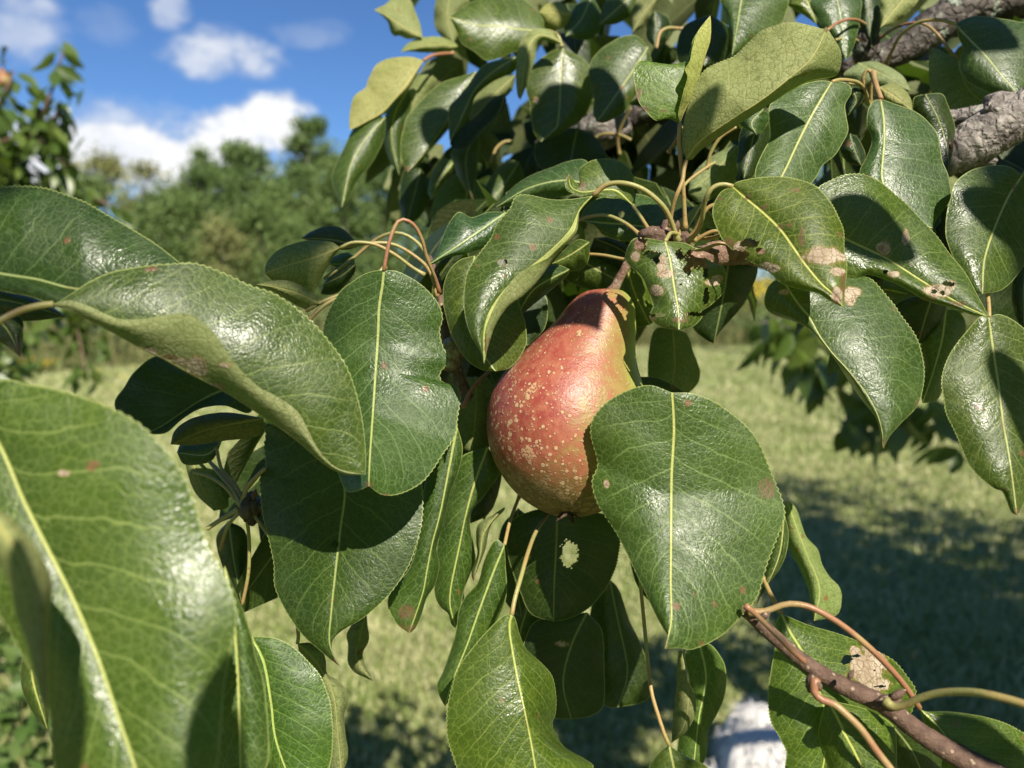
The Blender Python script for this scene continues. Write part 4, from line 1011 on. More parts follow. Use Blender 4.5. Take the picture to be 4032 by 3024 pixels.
for a in [('I', 905, 1100, 27.3, .5, -.9, .55), ('I', 1385, 1225, 26.9, .9, .5, .6), ('I', 560, 735, 28.4, .8, .5, .5), ('I', 1120, 1105, 27.4, .5, .9, .38),
          ('C', 1235, 250, 45.6, .1, 1, .9), ('C', 1760, 925, 37.4, -.3, .9, .5), ('Z', 1462, 500, 34.3, .1, 1, .5), ('Z', 1436, 520, 34.2, -.6, -.6, .45),
          ('Z', 958, 690, 36.3, .9, .4, .5), ('Z', 545, 1080, 33.5, .3, .9, .5)]:
    bud(*a)
S = [('Z', [(1377, 556), (1350, 560), (1300, 551), (1240, 548)], [36, 37, 38], .08, 'stalk'),
     ('Z', [(1500, 520), (1540, 500), (1570, 506), (1590, 530)], [34.5, 34, 34], .09, 'stalk'),
     ('Z', [(1472, 524), (1500, 500), (1520, 460), (1541, 443), (1580, 440)], [34.6, 33.8, 33.4], .09, 'stalk'),
     ('Z', [(1475, 528), (1510, 540), (1560, 526), (1620, 545)], [34.6, 34, 34], .08, 'stalk'),
     ('Z', [(1478, 512), (1530, 515), (1580, 500)], [35, 34.5, 34], .085, 'stalk'),
     ('C', [(1200, 640), (1225, 560), (1210, 500), (1225, 450), (1250, 440), (1275, 500), (1310, 600)], [38, 37.5, 37], .09, 'stalk'),
     ('C', [(1262, 700), (1258, 600), (1262, 520), (1285, 470)], [38.4, 38, 37.5], .09, 'stalk'),
     ('C', [(1290, 240), (1230, 155), (1150, 120), (1060, 138), (985, 190)], [47, 44, 42], .085, 'stalk_red'),
     ('C', [(1230, 310), (1190, 260), (1110, 235), (1040, 248)], [47, 45, 44], .08, 'stalk'),
     ('C', [(1240, 400), (1170, 400), (1155, 350), (1180, 290)], [47, 46.5, 47], .08, 'stalk'),
     ('C', [(240, 1050), (260, 960), (320, 860), (420, 790)], [40, 39.5, 39], .09, 'stalk'),
     ('C', [(60, 1200), (130, 1120), (240, 1040), (290, 1010)], [39, 39.5, 40], .08, 'stalk'),
     ('C', [(0, 950), (60, 850), (90, 790)], [42, 41, 40], .09, 'stalk_red'),
     ('C', [(0, 1340), (30, 1400), (80, 1460)], [34, 34.3, 34.6], .1, 'stalk'),
     ('Z', [(1000, 880), (1020, 840), (1060, 800), (1105, 772)], [35, 36, 38], .085, 'stalk_red'),
     ('Z', [(945, 640), (930, 590), (905, 560), (850, 528), (790, 526), (735, 535)], [36.5, 36, 35.2], .085, 'stalk'),
     ('Z', [(940, 610), (915, 540), (870, 505), (820, 512), (760, 560), (700, 602)], [37, 36.5, 36], .09, 'stalk'),
     ('Z', [(668, 690), (700, 660), (735, 640)], [33, 33.5, 34], .09, 'stalk'),
     ('D', [(1500, 1560), (1540, 1450), (1600, 1380), (1650, 1335)], [33.5, 33.2, 33], .09, 'stalk'),
     ('D', [(1520, 1540), (1460, 1430), (1380, 1340), (1345, 1200)], [33.8, 34.5, 35], .075, 'stalk'),
     ('D', [(1490, 1560), (1400, 1450), (1300, 1385), (1200, 1355)], [33.5, 34, 34.6], .08, 'stalk'),
     ('G', [(1530, 60), (1550, 250), (1545, 450), (1508, 640)], [34, 34.5, 35], .08, 'stalk'),
     ('G', [(1500, 60), (1420, 150), (1370, 300)], [34, 35, 36], .08, 'stalk'),
     ('G', [(1560, 60), (1620, 140), (1690, 240)], [33.8, 33.5, 33.4], .075, 'stalk'),
     ('G', [(1480, 50), (1380, 110), (1290, 170)], [33.5, 33.6, 33.8], .1, 'stalk'),
     ('I', [(915, 1105), (905, 1180), (950, 1232), (1030, 1262), (1100, 1320), (1200, 1420), (1300, 1560), (1400, 1690), (1500, 1850)], [27.4, 26.8, 26.4, 26], .13, 'stalk_red'),
     ('I', [(1350, 1240), (1400, 1280), (1480, 1262), (1560, 1225), (1700, 1190), (1900, 1188), (2100, 1228), (2300, 1290)], [26.8, 25.5, 24, 23], .125, 'stalk'),
     ('I', [(480, 650), (560, 720), (660, 820), (760, 920), (850, 1000)], [28.7, 28, 27.7, 27.6], .1, 'stalk_red'),
     ('B', [(1440, 290), (1420, 230), (1380, 200), (1330, 190)], [52, 52, 51], .12, 'stalk'),
     ('B', [(2200, 180), (2100, 175), (2050, 210), (2030, 300)], [52, 51.5, 51], .11, 'stalk'),
     ('B', [(1800, 960), (1790, 860), (1830, 740), (1870, 670)], [58, 57, 56], .12, 'stalk'),
     ('B', [(1650, 860), (1700, 835), (1800, 840), (1870, 870)], [58, 57, 56], .12, 'stalk'),
     ('B', [(1000, 1010), (1030, 930), (1080, 885), (1130, 880)], [58, 58, 58], .12, 'stalk')]
for tl, pts, z, r, mt in S:
    stalk(tl, pts, z, r, None, mt)

# ------------------------------------------------------------------ many-leaved masses
def simple_leaves(C, D, Nn, L, Wd, rg, droop=.25):
    """C centres(bases) (n,3), D length direction, Nn normals, L length, Wd width -> V,F (each leaf 2x4 quads)"""
    n = len(C)
    D = D / np.linalg.norm(D, axis=1)[:, None]
    X = np.cross(D, Nn); X /= np.linalg.norm(X, axis=1)[:, None] + 1e-9
    N2 = np.cross(X, D)
    us = np.array([0, .2, .45, .75, 1.0]); w = np.array([.04, .38, .5, .34, .02])
    V = np.empty((n, 15, 3))
    curl = rg.uniform(-.05, .4, n); fold = rg.uniform(.05, .5, n)
    for i, u in enumerate(us):
        c = C + D * (L * u)[:, None] - N2 * (L * curl * u * u)[:, None]
        V[:, i * 3 + 1] = c
        off = N2 * (Wd * w[i] * fold)[:, None]
        V[:, i * 3] = c - X * (Wd * w[i])[:, None] + off
        V[:, i * 3 + 2] = c + X * (Wd * w[i])[:, None] + off
    f = []
    for i in range(4):
        a = i * 3
        f += [[a, a + 1, a + 4, a + 3], [a + 1, a + 2, a + 5, a + 4]]
    f = np.array(f)
    F = (f[None] + (np.arange(n) * 15)[:, None, None]).reshape(-1, 4)
    return V.reshape(-1, 3), F


SI_UV = None


def leaf_mass(name, C, L, rg, mat, parent, down=.6, droop=.25, wr=.55):
    n = len(C)
    D = rg.normal(size=(n, 3)); D /= np.linalg.norm(D, axis=1)[:, None]; D[:, 2] = D[:, 2] * .6 - down
    N = rg.normal(size=(n, 3)) * .8; N[:, 2] += .8
    N += np.array(SUN) * .3
    Ls = L * rg.uniform(.7, 1.15, n)
    V, F = simple_leaves(C, D, N, Ls, Ls * wr, rg)
    uvu = np.tile(np.repeat([0, .2, .45, .75, 1.0], 3), n); uvs = np.tile([0, .5, 1.0], 5 * n)
    ph = np.stack([(uvs - .5) * np.repeat(Ls, 15) * wr * .8, uvu * np.repeat(Ls, 15)], 1)
    o = mesh_obj(name, V, F, mat, parent, uvs={'leaf': np.stack([uvu, uvs], 1), 'phys': ph},
                 attrs={'rnd': np.repeat(rg.uniform(0, 1, n), 15), 'dmg': np.zeros(n * 15), 'brown': np.zeros(n * 15)})
    return o


def seg_to_sun_blocks(P, box):
    """keep only leaves whose shadow does not fall on a protected ball (centre, radius)"""
    ok = np.ones(len(P), bool)
    for c, r in box:
        d = c[None] - P
        t = -(d @ SUN)
        q = d + SUN[None] * t[:, None]
        ok &= ~((np.linalg.norm(q, axis=1) < r) & (t > 0.0))
    return ok


rg = np.random.RandomState(11)
# inner leaves filling the cluster behind the traced ones
fill = []
def fill_poly(tile, x0, x1, y0, y1, z0, z1, n):
    xs = rg.uniform(x0, x1, n); ys = rg.uniform(y0, y1, n); zs = rg.uniform(z0, z1, n)
    P = [nat(tile, a, b) for a, b in zip(xs, ys)]
    fill.append(to3d([p[0] for p in P], [p[1] for p in P], zs))
fill_poly('Z', 900, 1250, 190, 500, 62, 80, 60)
fill_poly('Z', 1180, 1560, 160, 520, 60, 85, 120)
fill_poly('Z', 1480, 2180, 150, 520, 48, 75, 110)
fill_poly('Z', 1300, 2212, -60, 60, 56, 85, 40)
fill_poly('Z', 960, 1300, -60, 150, 60, 80, 26)
fill_poly('Z', 1000, 1600, 500, 660, 42, 55, 60)
fill_poly('Z', 1010, 1090, 650, 900, 41, 47, 14)
fill_poly('Z', 580, 980, 930, 1200, 38, 42, 16)
fill_poly('Z', 1900, 2240, 500, 640, 42, 60, 24)
Cf = np.vstack(fill)
Cf = Cf + np.array([0, 0, .03])
fo = leaf_mass('foliage', Cf, .075, rg, M['leaf'], pear_tree, down=.9)
fo['kind'] = 'stuff'
fo.color = (.42, .48, .46, 1)  # shade of the inner gaps deepened by a dark tint

# low branches of the same tree, further off over the lawn (blurred, right of the pear)
fill = []
fill_poly('F', 560, 760, 380, 620, 165, 185, 14)
fill_poly('F', 700, 1080, 400, 760, 160, 190, 26)
fill_poly('F', 820, 1010, 640, 830, 160, 180, 9)
fill_poly('F', 1050, 1400, 780, 1120, 160, 200, 34)
fill_poly('F', 1350, 1750, 900, 1100, 160, 200, 28)
fill_poly('F', 1600, 2212, 850, 1250, 170, 230, 34)
C2 = np.vstack(fill)
fo = leaf_mass('foliage', C2, .085, rg, M['young'], pear_tree, down=.9)
fo['kind'] = 'stuff'
for pts, z in (([(560, 420), (800, 480), (1100, 700), (1300, 900), (1700, 1000), (2300, 900)], [170, 175, 185, 200]),
               ([(1300, 900), (1150, 980), (1080, 1100)], [185, 180])):
    wood('branch', 'F', pts, z, [.25, .4, .6], 'bark_dark', n=40, seg=8)

# the crown above and to the right, outside the frame: it throws the dappled shade on the lawn
c_pear = to3d([2200], [1600], [33])[0]
DOGP = CAM + px2dir(1650, 1606) * (2.0 / px2dir(1650, 1606)[1])
prot = [(DOGP, .24), (DOGP - np.array([0, .12, .2]), .25)] + [(to3d([nat('Z', x, y)[0]], [nat('Z', x, y)[1]], [z])[0], r) for x, y, z, r in
        [(1220, 880, 33, .10), (850, 800, 30, .10), (1480, 1100, 30, .09), (300, 1200, 20, .08), (450, 750, 26, .09),
         (1650, 450, 33, .09), (1300, 450, 36, .10), (1800, 750, 31, .09), (1700, 200, 33, .08),
         (1000, 1400, 31, .10), (1900, 1450, 29, .09), (700, 1250, 31, .09), (2080, 850, 31, .09), (150, 600, 26, .08)]]
rg = np.random.RandomState(5)
CC = []
TRUNK = np.array([1.9, .75, 0])
for i in range(9000):
    a = rg.uniform(0, 2 * math.pi); r = abs(rg.normal(0, .75)); h = rg.uniform(1.6, 4.3)
    rad = min(2.2, r * 1.35) * (1.15 - (h - 1.6) / 6.0)
    CC.append([TRUNK[0] + .55 + .28 * (h - 2) + rad * math.cos(a), TRUNK[1] + .1 * h + rad * math.sin(a), h])
for i in range(9000):  # leaves added behind the camera to block the sky's fill light
    CC.append([rg.uniform(-2.6, 3.2), rg.uniform(-3.6, -.35), rg.uniform(1.2, 3.6)])
for i in range(3500):  # further unseen leaves added overhead, also to cut skylight
    CC.append([rg.uniform(-2.4, .4), rg.uniform(-1.5, .9), rg.uniform(2.3, 3.4)])
CC = np.array(CC)
NB_ = len(CC)
# the part of the crown that stands between the sun and the shaded lawn
TG = []
while len(TG) < 9500:
    sx_, sy_ = rg.uniform(1180, 2500), rg.uniform(1060, 1760)
    if sx_ < 1640 and sy_ < 1400: continue
    if 1500 < sx_ < 1760 and sy_ > 1440: continue
    if sy_ < 1150 and rg.uniform() > .35: continue
    k_ = 4032 / 2212
    d_ = (sx_ * k_ - 2016) / FPX * AX - (sy_ * k_ - 1512) / FPX * UP + FW
    if d_[2] > -.02: continue
    gp = CAM - d_ * CAM[2] / d_[2]
    if np.random.RandomState(len(TG)).uniform() > min(1, (np.linalg.norm(gp[:2]) / 5) ** 2 + .25): 
        TG.append(None); continue
    TG.append(gp + SUN * (rg.uniform(1.9, 4.2) / SUN[2]))
TG = np.array([q for q in TG if q is not None])
cg = TG[rg.choice(len(TG), 170, replace=False)]
TG = cg[rg.randint(0, 170, len(TG))] + rg.normal(0, .13, (len(TG), 3))
# clump them
cen = CC[rg.choice(len(CC), 620, replace=False)]
k = rg.randint(0, 620, len(CC))
CC = cen[k] + rg.normal(0, .15, (len(CC), 3))
CC = np.vstack([CC, TG])
CC = CC[np.linalg.norm(CC - CAM, axis=1) > .3]
rel = CC - CAM
zc = rel @ FW; xc = rel @ AX; yc = rel @ UP
inside = (zc > 0.02) & (np.abs(xc) < zc * .75 + .16) & (np.abs(yc) < zc * .58 + .16)
ok = ~inside & seg_to_sun_blocks(CC, prot)
# keep the shade on the part of the lawn that the photograph shows shaded
GS = CC - SUN[None] * (CC[:, 2] / SUN[2])[:, None]
rel = GS - CAM; zc = rel @ FW
sx = np.where(zc > .1, (2016 + (rel @ AX) / np.maximum(zc, .1) * FPX) / 1.8228, -9)
sy = np.where(zc > .1, (1512 - (rel @ UP) / np.maximum(zc, .1) * FPX) / 1.8228, 9999)
rr_ = rg.uniform(0, 1, len(CC))
lit = (zc > .1) & (sx > -100) & (sy < 1800) & ((sx < 1180) | ((sx < 1640) & (sy < 1370)) | (sy < 945))
half = (zc > .1) & (((sy < 1120) & (rr_ > .6)) | ((sx > 1510) & (sx < 1740) & (sy > 1440) & (sy < 1700)))
ok &= ~lit & ~half
CC = CC[ok]
fo = leaf_mass('foliage', CC, .11, rg, M['young'], pear_tree, down=.7)  # crown and the added sky-blocking leaves in one mesh
fo['kind'] = 'stuff'
print('crown', len(CC))


def wtube(name, pts, rad, mat, parent, n=30, seg=14, rough=.05, seed=0):
    P = np.asarray(pts, float)
    t = np.linspace(0, 1, len(P)); tt = np.linspace(0, 1, n)
    Q = np.stack([sm(np.interp(tt, t, P[:, j]), 3) for j in range(3)], 1)
    R = np.interp(tt, np.linspace(0, 1, len(rad)), rad)
    V, F = tube_mesh(Q, R, seg, rough=rough, seed=seed)
    return mesh_obj(name, V, F, mat, parent)


wtube('trunk', [(1.40, 1.08, -.05), (1.36, 1.05, .5), (1.42, 1.1, 1.1), (1.6, 1.15, 2.0), (1.8, 1.2, 2.9)], [.10, .075, .07, .05, .02], M['bark_dark'], pear_tree)
e1 = to3d([nat('C', 3200, -300)[0]], [nat('C', 3200, -300)[1]], [60])[0]
e2 = to3d([nat('C', 3000, 300)[0]], [nat('C', 3000, 300)[1]], [44])[0]
wtube('limb', [e1, e1 + np.array([.25, .2, -.02]), (1.45, 1.1, 1.35)], [.019, .026, .035], M['bark_dark'], pear_tree)
wtube('branch', [e2, e2 + np.array([.2, .15, .0]), (1.42, 1.08, 1.2)], [.016, .02, .026], M['bark'], pear_tree)

# loose unseen leaves, added and shaped only to cast shadows into view
cast_V, cast_F, cast_u, cast_p = [], [], [], []
def shade(tile, pts, w, z, k, pointed=False):
    """a leaf k cm towards the sun from the given place, of width w (pixels there)"""
    n = 22
    P2 = catmull([nat(tile, *p) for p in pts], n)
    P = to3d(P2[:, 0], P2[:, 1], np.full(n, z)) + SUN * k / 100
    wd = w * (1.8228 if tile == 'Z' else .6329) / FPX * z / 100
    T = np.gradient(P, axis=0); X = np.cross(T, SUN); X /= np.linalg.norm(X, axis=1)[:, None]
    t = np.linspace(0, 1, n); e = (np.sin(np.pi * t ** .55) ** 1.25 if pointed else np.sin(np.pi * t ** .8) ** .7) * wd / 2 + .0004
    b = sum(len(v) for v in cast_V)
    sv = np.linspace(-1, 1, 7)
    V = (P[:, None] + X[:, None] * (e[:, None] * sv[None])[..., None] - SUN * ((sv ** 2)[None] * e[:, None] * .25)[..., None]).reshape(-1, 3)
    idx = np.arange(n * 7).reshape(n, 7) + b
    cast_V.append(V); cast_F.append(np.stack([idx[:-1, :-1].ravel(), idx[1:, :-1].ravel(), idx[1:, 1:].ravel(), idx[:-1, 1:].ravel()], 1))
    cast_u.append(np.stack([np.repeat(t, 7), np.tile(sv, n) * .5 + .5], 1))
    cast_p.append(np.stack([(e[:, None] * sv[None]).ravel(), np.repeat(t, 7) * .09], 1))
    tw = P[0] + np.array([[0, 0, 0], [.01, .0, .02], [.04, -.01, .05]])
    return tw
TW = []
for a in [
          ('C', [(1120, 1060), (1330, 1230), (1600, 1560)], 330, 31, 38),
          ('C', [(150, 820), (230, 620), (330, 480)], 200, 32, 40),
          
          ('G', [(400, 1900), (420, 1400), (330, 700)], 230, 19, 27),
          ('G', [(1350, 2100), (1360, 1600), (1450, 1010)], 330, 20.5, 30),
          ('E', [(1610, 40), (1650, 200), (1712, 425)], 300, 33, 34, True),
          
          ('B', [(1300, 700), (1400, 900), (1700, 1100)], 420, 53, 45), ('B', [(700, 1000), (850, 1150), (900, 1400)], 330, 56, 48),
          ('B', [(900, 600), (1000, 780), (960, 980)], 260, 53, 50), ('B', [(1400, -60), (1600, 60), (1900, 160)], 240, 55, 48),
          ('C', [(100, 60), (230, 250), (300, 420)], 300, 45, 46),
          ('C', [(1500, 250), (1700, 450), (1900, 650)], 340, 43, 50),
          ('B', [(1900, 850), (2100, 1000), (2200, 1200)], 380, 58, 50), ('B', [(500, 1150), (600, 1350), (620, 1600)], 260, 57, 50),
          ('F', [(2200, 420), (2330, 800), (2340, 1300)], 260, 30, 38), ('F', [(1300, 180), (1600, 420), (1700, 700)], 260, 37, 44),
          ('I', [(1400, 1450), (1600, 1600), (1900, 1800)], 260, 30, 40),
          ('I', [(150, 900), (220, 1020), (250, 1150)], 230, 36, 44)]:
    TW.append(shade(*a))
CF_ = np.vstack(cast_F); nn = sum(len(v) for v in cast_V)
fo = mesh_obj('foliage', np.vstack(cast_V), CF_, M['leaf'], pear_tree, uvs={'leaf': np.vstack(cast_u), 'phys': np.vstack(cast_p)}, attrs={'dmg': np.zeros(nn), 'brown': np.zeros(nn)})  # the added shadow-casting leaves, kept under the tree
fo['kind'] = 'stuff'

# ------------------------------------------------------------------ the pear
def pear_material():
    m, t, out = new_mat('pear_skin')
    pos = t.node('ShaderNodeTexCoord').outputs['Object']
    px, py, pz = t.sep(t.node('ShaderNodeAttribute', attribute_name='pearco').outputs['Vector'])
    big = t.noise(pos, 45.0, 4.0, 0.6)
    fin = t.noise(pos, 230.0, 5.0, 0.65)
    fin2 = t.noise(pos, 900.0, 3.0, 0.6)
    # px: -1 left .. 1 right, pz: 0 bottom .. 1 top, py: towards the sun side
    blush = t.m('ADD', t.m('ADD', t.m('MULTIPLY', px, -0.62), 0.55), t.m('MULTIPLY', t.m('SUBTRACT', big, .5), 1.3))
    blush = t.m('ADD', blush, t.m('MULTIPLY', t.m('SUBTRACT', fin, .5), 1.5))
    lowr = t.mr(t.m('ADD', pz, t.m('MULTIPLY', px, .12)), 0.02, 0.36)
    blush = t.m('MULTIPLY', blush, t.m('ADD', .35, t.m('MULTIPLY', lowr, .75)))
    red = t.mix(t.mr(fin, .35, .65), (0.265, 0.050, 0.038), (0.34, 0.115, 0.066))
    yel = t.mix(t.mr(fin, .35, .65), (0.30, 0.20, 0.070), (0.23, 0.20, 0.055))
    col = t.mix(t.mr(blush, 0.1, .75), yel, red)
    grn = t.mr(t.m('ADD', px, t.m('MULTIPLY', t.m('SUBTRACT', big, .5), .5)), .62, .95)
    col = t.mix(grn, col, (0.30, 0.36, 0.07))
    # olive bronze towards the eye end
    oliv = t.mr(t.m('ADD', pz, t.m('MULTIPLY', t.m('SUBTRACT', fin, .5), .3)), 0.30, 0.06)
    col = t.mix(t.m('MULTIPLY', oliv, .85), col, (0.15, 0.105, 0.030))
    # russet lenticels: pale dots, denser low and left
    pd = t.vm('ADD', pos, t.vm('MULTIPLY', t.noise(pos, 300.0, 2.0, col=True), (0.0016,) * 3))
    v1 = t.voro(pd, 360.0)
    v2 = t.voro(t.vm('ADD', pd, (0.31, 0.17, 0.05)), 430.0)
    vc = t.sep(t.voro(pd, 360.0, out='Color'))[0]
    dens = t.m('ADD', t.m('ADD', t.m('MULTIPLY', px, -.6), t.m('MULTIPLY', t.mr(pz, .8, .1), .7)), t.m('MULTIPLY', t.m('SUBTRACT', big, .5), 1.8))
    rad = t.m('ADD', t.m('MULTIPLY', dens, .17), t.m('MULTIPLY', vc, .22))
    d1 = t.mr(t.m('SUBTRACT', v1, rad), -.03, .03, 1.0, 0.0)
    d1 = t.m('MULTIPLY', d1, t.mr(vc, .2, .3))
    d2 = t.m('MULTIPLY', t.mr(v2, .13, .22, 1.0, 0.0), .75)
    ring = t.m('MULTIPLY', t.mr(t.m('ABSOLUTE', t.m('SUBTRACT', v1, t.m('MULTIPLY', rad, .6))), 0.0, .05, .5, 0.0), d1)
    # larger russet scabs
    sc = t.m('ADD', t.noise(pos, 78.0, 5.0, .7), t.m('MULTIPLY', t.m('SUBTRACT', t.mr(px, .5, -.6), .5), .14))
    scab = t.mr(sc, .650, .680)
    scab = t.m('MULTIPLY', scab, t.mr(fin2, .38, .5))
    rus = t.m('MULTIPLY', t.mr(t.m('SUBTRACT', t.noise(pos, 420.0, 4.0, .7), t.m('MULTIPLY', pz, .55)), .42, .52), .8)
    rus = t.m('MULTIPLY', rus, t.mr(pz, .38, .16))
    dots = t.m('MAXIMUM', t.m('MAXIMUM', d1, d2), t.m('MAXIMUM', scab, rus))
    dcol = t.mix(ring, (0.60, 0.42, 0.24), (0.24, 0.11, 0.05))
    dcol = t.mix(scab, dcol, (0.56, 0.34, 0.18))
    dcol = t.mix(rus, dcol, (0.34, 0.21, 0.085))
    col = t.mix(t.m('MULTIPLY', dots, .74), col, dcol)
    b = princ(t, Base_Color=col, Roughness=t.m('ADD', .38, t.m('MULTIPLY', dots, .25)), Specular_IOR_Level=.42,
              Subsurface_Weight=.08, Subsurface_Scale=.004)
    b.inputs['Subsurface Radius'].default_value = (1, .4, .15)
    h = t.m('ADD', t.m('MULTIPLY', dots, .9), t.m('ADD', t.m('MULTIPLY', fin2, .35), t.m('MULTIPLY', fin, .6)))
    t.l.new(t.bump(h, .8, .0006), b.inputs['Normal'])
    t.l.new(b.outputs[0], out.inputs[0])
    return m


def set_vec(o, name, A):
    at = o.data.attributes.new(name, 'FLOAT_VECTOR', 'POINT')
    at.data.foreach_set('vector', np.asarray(A, np.float32).ravel())


M['pear'] = pear_material()
ZP = 35.6
# (centre x, y, radius) of the sections, in tile E pixels
sec = [(1722, 226, 6), (1720, 224, 60), (1706, 233, 112), (1698, 256, 150), (1690, 290, 182), (1676, 340, 214), (1655, 400, 240), (1622, 470, 275), (1582, 540, 312),
       (1545, 610, 348), (1512, 690, 392), (1490, 770, 436), (1480, 860, 474), (1478, 960, 499), (1481, 1070, 509), (1487, 1180, 501),
       (1493, 1280, 476), (1498, 1370, 433), (1500, 1450, 376), (1500, 1520, 305), (1500, 1575, 222), (1499, 1610, 145), (1497, 1618, 90), (1495, 1600, 52), (1494, 1585, 14)]
sec = np.array(sec, float)
SS = catmull(np.column_stack([sec[:, 0], sec[:, 1], sec[:, 2]]), 150)
pear = empty('pear', (0, 0, 0))
pb = to3d([nat('E', 1498, 1620)[0]], [nat('E', 1498, 1620)[1]], [ZP])[0]
pear.location = pb
tag(pear, 'red and gold speckled ripe pear hanging from its stalk in the middle of the leaves', 'pear')
NSG = 96
V, A3 = [], []
for i, (cx, cy, r) in enumerate(SS):
    X, Y = nat('E', cx, cy)
    c = to3d([X], [Y], [ZP])[0]
    R = r * .6329 / FPX * ZP / 100
    j = min(max(i, 1), len(SS) - 2)
    for q in range(NSG):
        a = 2 * math.pi * q / NSG
        lum = 1 + .010 * math.sin(3 * a + i * .02) + .008 * math.sin(5 * a + 1 + i * .04)
        V.append(c + AX * R * math.cos(a) * lum - FW * R * math.sin(a) * lum)
        A3.append((math.cos(a), math.sin(a), 1 - (cy - 220) / 1400))
F = []
for i in range(len(SS) - 1):
    for q in range(NSG):
        k2 = (q + 1) % NSG
        F.append([i * NSG + q, i * NSG + k2, (i + 1) * NSG + k2, (i + 1) * NSG + q])
body = mesh_obj('flesh', np.array(V), F, M['pear'], pear)
set_vec(body, 'pearco', A3)
P, R = traced_tube('E', [(1724, 250), (1770, 210), (1800, 150), (1835, 90), (1870, 20), (1930, -60), (2010, -130)], [35.6, 35.4, 35.2, 35, 34.9], [.24, .22, .2, .21, .26, .34, .4], 40)
V, F = tube_mesh(P, R, 16, rough=.04, seed=3)
mesh_obj('stem', V, F, M['twig_red'], pear)
# the dried eye at the bottom
ca = to3d([nat('E', 1478, 1598)[0]], [nat('E', 1478, 1598)[1]], [ZP - 1.7])[0]
CV, CF = [], []
for q in range(5):
    a = 2 * math.pi * q / 5
    d = np.array([math.cos(a), math.sin(a) * .8, -.25]); sidev = np.array([-math.sin(a), math.cos(a), 0])
    b0 = len(CV)
    for u, w in ((0, .0018), (.5, .0016), (1, .0003)):
        p = ca + d * .0065 * u + np.array([0, 0, -.002 * u])
        CV += [p - sidev * w, p + sidev * w, p + np.array([0, 0, -.0008])]
    for s_ in range(2):
        k_ = b0 + s_ * 3
        CF += [[k_, k_ + 3, k_ + 5, k_ + 2], [k_ + 2, k_ + 5, k_ + 4, k_ + 1], [k_, k_ + 1, k_ + 4, k_ + 3]]
M['calyx'] = bark_mat('dry_calyx', (.04, .025, .015), (.11, .07, .04), spots=False)
mesh_obj('calyx', np.array(CV), CF, M['calyx'], pear)

# ------------------------------------------------------------------ the ground
def ground_material():
    m, t, out = new_mat('lawn_soil')
    pos = t.node('ShaderNodeNewGeometry').outputs['Position']
    n1 = t.noise(pos, 1.3, 4.0, .6); n2 = t.noise(pos, 9.0, 5.0, .7); n3 = t.noise(pos, 60.0, 3.0, .7)
    col = t.mix(t.mr(n2, .35, .7), (0.17, 0.21, 0.06), (0.30, 0.32, 0.12))
    col = t.mix(t.mr(n1, .45, .7, 0, .7), col, (0.34, 0.31, 0.15))
    col = t.mix(t.mr(n3, .5, .8, 0, .5), col, (0.07, 0.055, 0.03))
    b = princ(t, Base_Color=col, Roughness=.9, Specular_IOR_Level=.1)
    t.l.new(t.bump(n3, 1.0, .02), b.inputs['Normal'])
    t.l.new(b.outputs[0], out.inputs[0])
    return m


M['ground'] = ground_material()
gx = np.concatenate([np.linspace(-400, -20, 14), np.linspace(-16, 16, 60), np.linspace(20, 400, 14)])
gy = np.concatenate([np.linspace(-60, -6, 6), np.linspace(-4, 30, 70), np.linspace(35, 600, 16)])
GXm, GYm = np.meshgrid(gx, gy)


def hgt(x, y):
    return .03 * np.sin(x * .9 + 1) * np.cos(y * .7) + .02 * np.sin(x * 2.3) * np.sin(y * 1.9)


GV = np.stack([GXm, GYm, hgt(GXm, GYm) * (np.hypot(GXm, GYm) < 40)], -1).reshape(-1, 3)
nx = len(gx); idx = np.arange(len(GV)).reshape(len(gy), nx)
GF = np.stack([idx[:-1, :-1].ravel(), idx[:-1, 1:].ravel(), idx[1:, 1:].ravel(), idx[1:, :-1].ravel()], 1)
g = mesh_obj('ground', GV, GF, M['ground'])
g['kind'] = 'structure'


def blades(n, xy, hh, wd, rg, lean=.5):
    x, y = xy
    z = hgt(x, y)
    a = rg.uniform(0, 2 * math.pi, n)
    h = hh * rg.uniform(.5, 1.3, n)
    ln = rg.normal(0, lean, (n, 2)) * h[:, None]
    w = wd * rg.uniform(.7, 1.3, n)
    b = np.stack([x, y, z], 1)
    side = np.stack([np.cos(a), np.sin(a), np.zeros(n)], 1) * w[:, None]
    midp = b + np.stack([ln[:, 0] * .35, ln[:, 1] * .35, h * .6], 1)
    tip = b + np.stack([ln[:, 0], ln[:, 1], h], 1)
    V = np.stack([b - side, b + side, midp + side * .8, midp - side * .8, tip], 1).reshape(-1, 3)
    k = np.arange(n) * 5
    F = [None] * 0
    q = np.stack([k, k + 1, k + 2, k + 3], 1)
    tr = np.stack([k + 3, k + 2, k + 4, k + 4], 1)
    return V, q, tr


def grass_obj(name, n, xy, hh, wd, mat, seed, label=None, lean=.5):
    rg = np.random.RandomState(seed)
    V, q, tr = blades(n, xy, hh, wd, rg, lean)
    F3 = np.concatenate([q[:, [0, 1, 2]], q[:, [0, 2, 3]], tr[:, :3]])
    o = mesh_obj(name, V, F3, mat, None, attrs={'rnd': np.repeat(rg.uniform(0, 1, n), 5)}, smooth=False)
    o['kind'] = 'stuff'
    if label: o['label'] = label
    return o


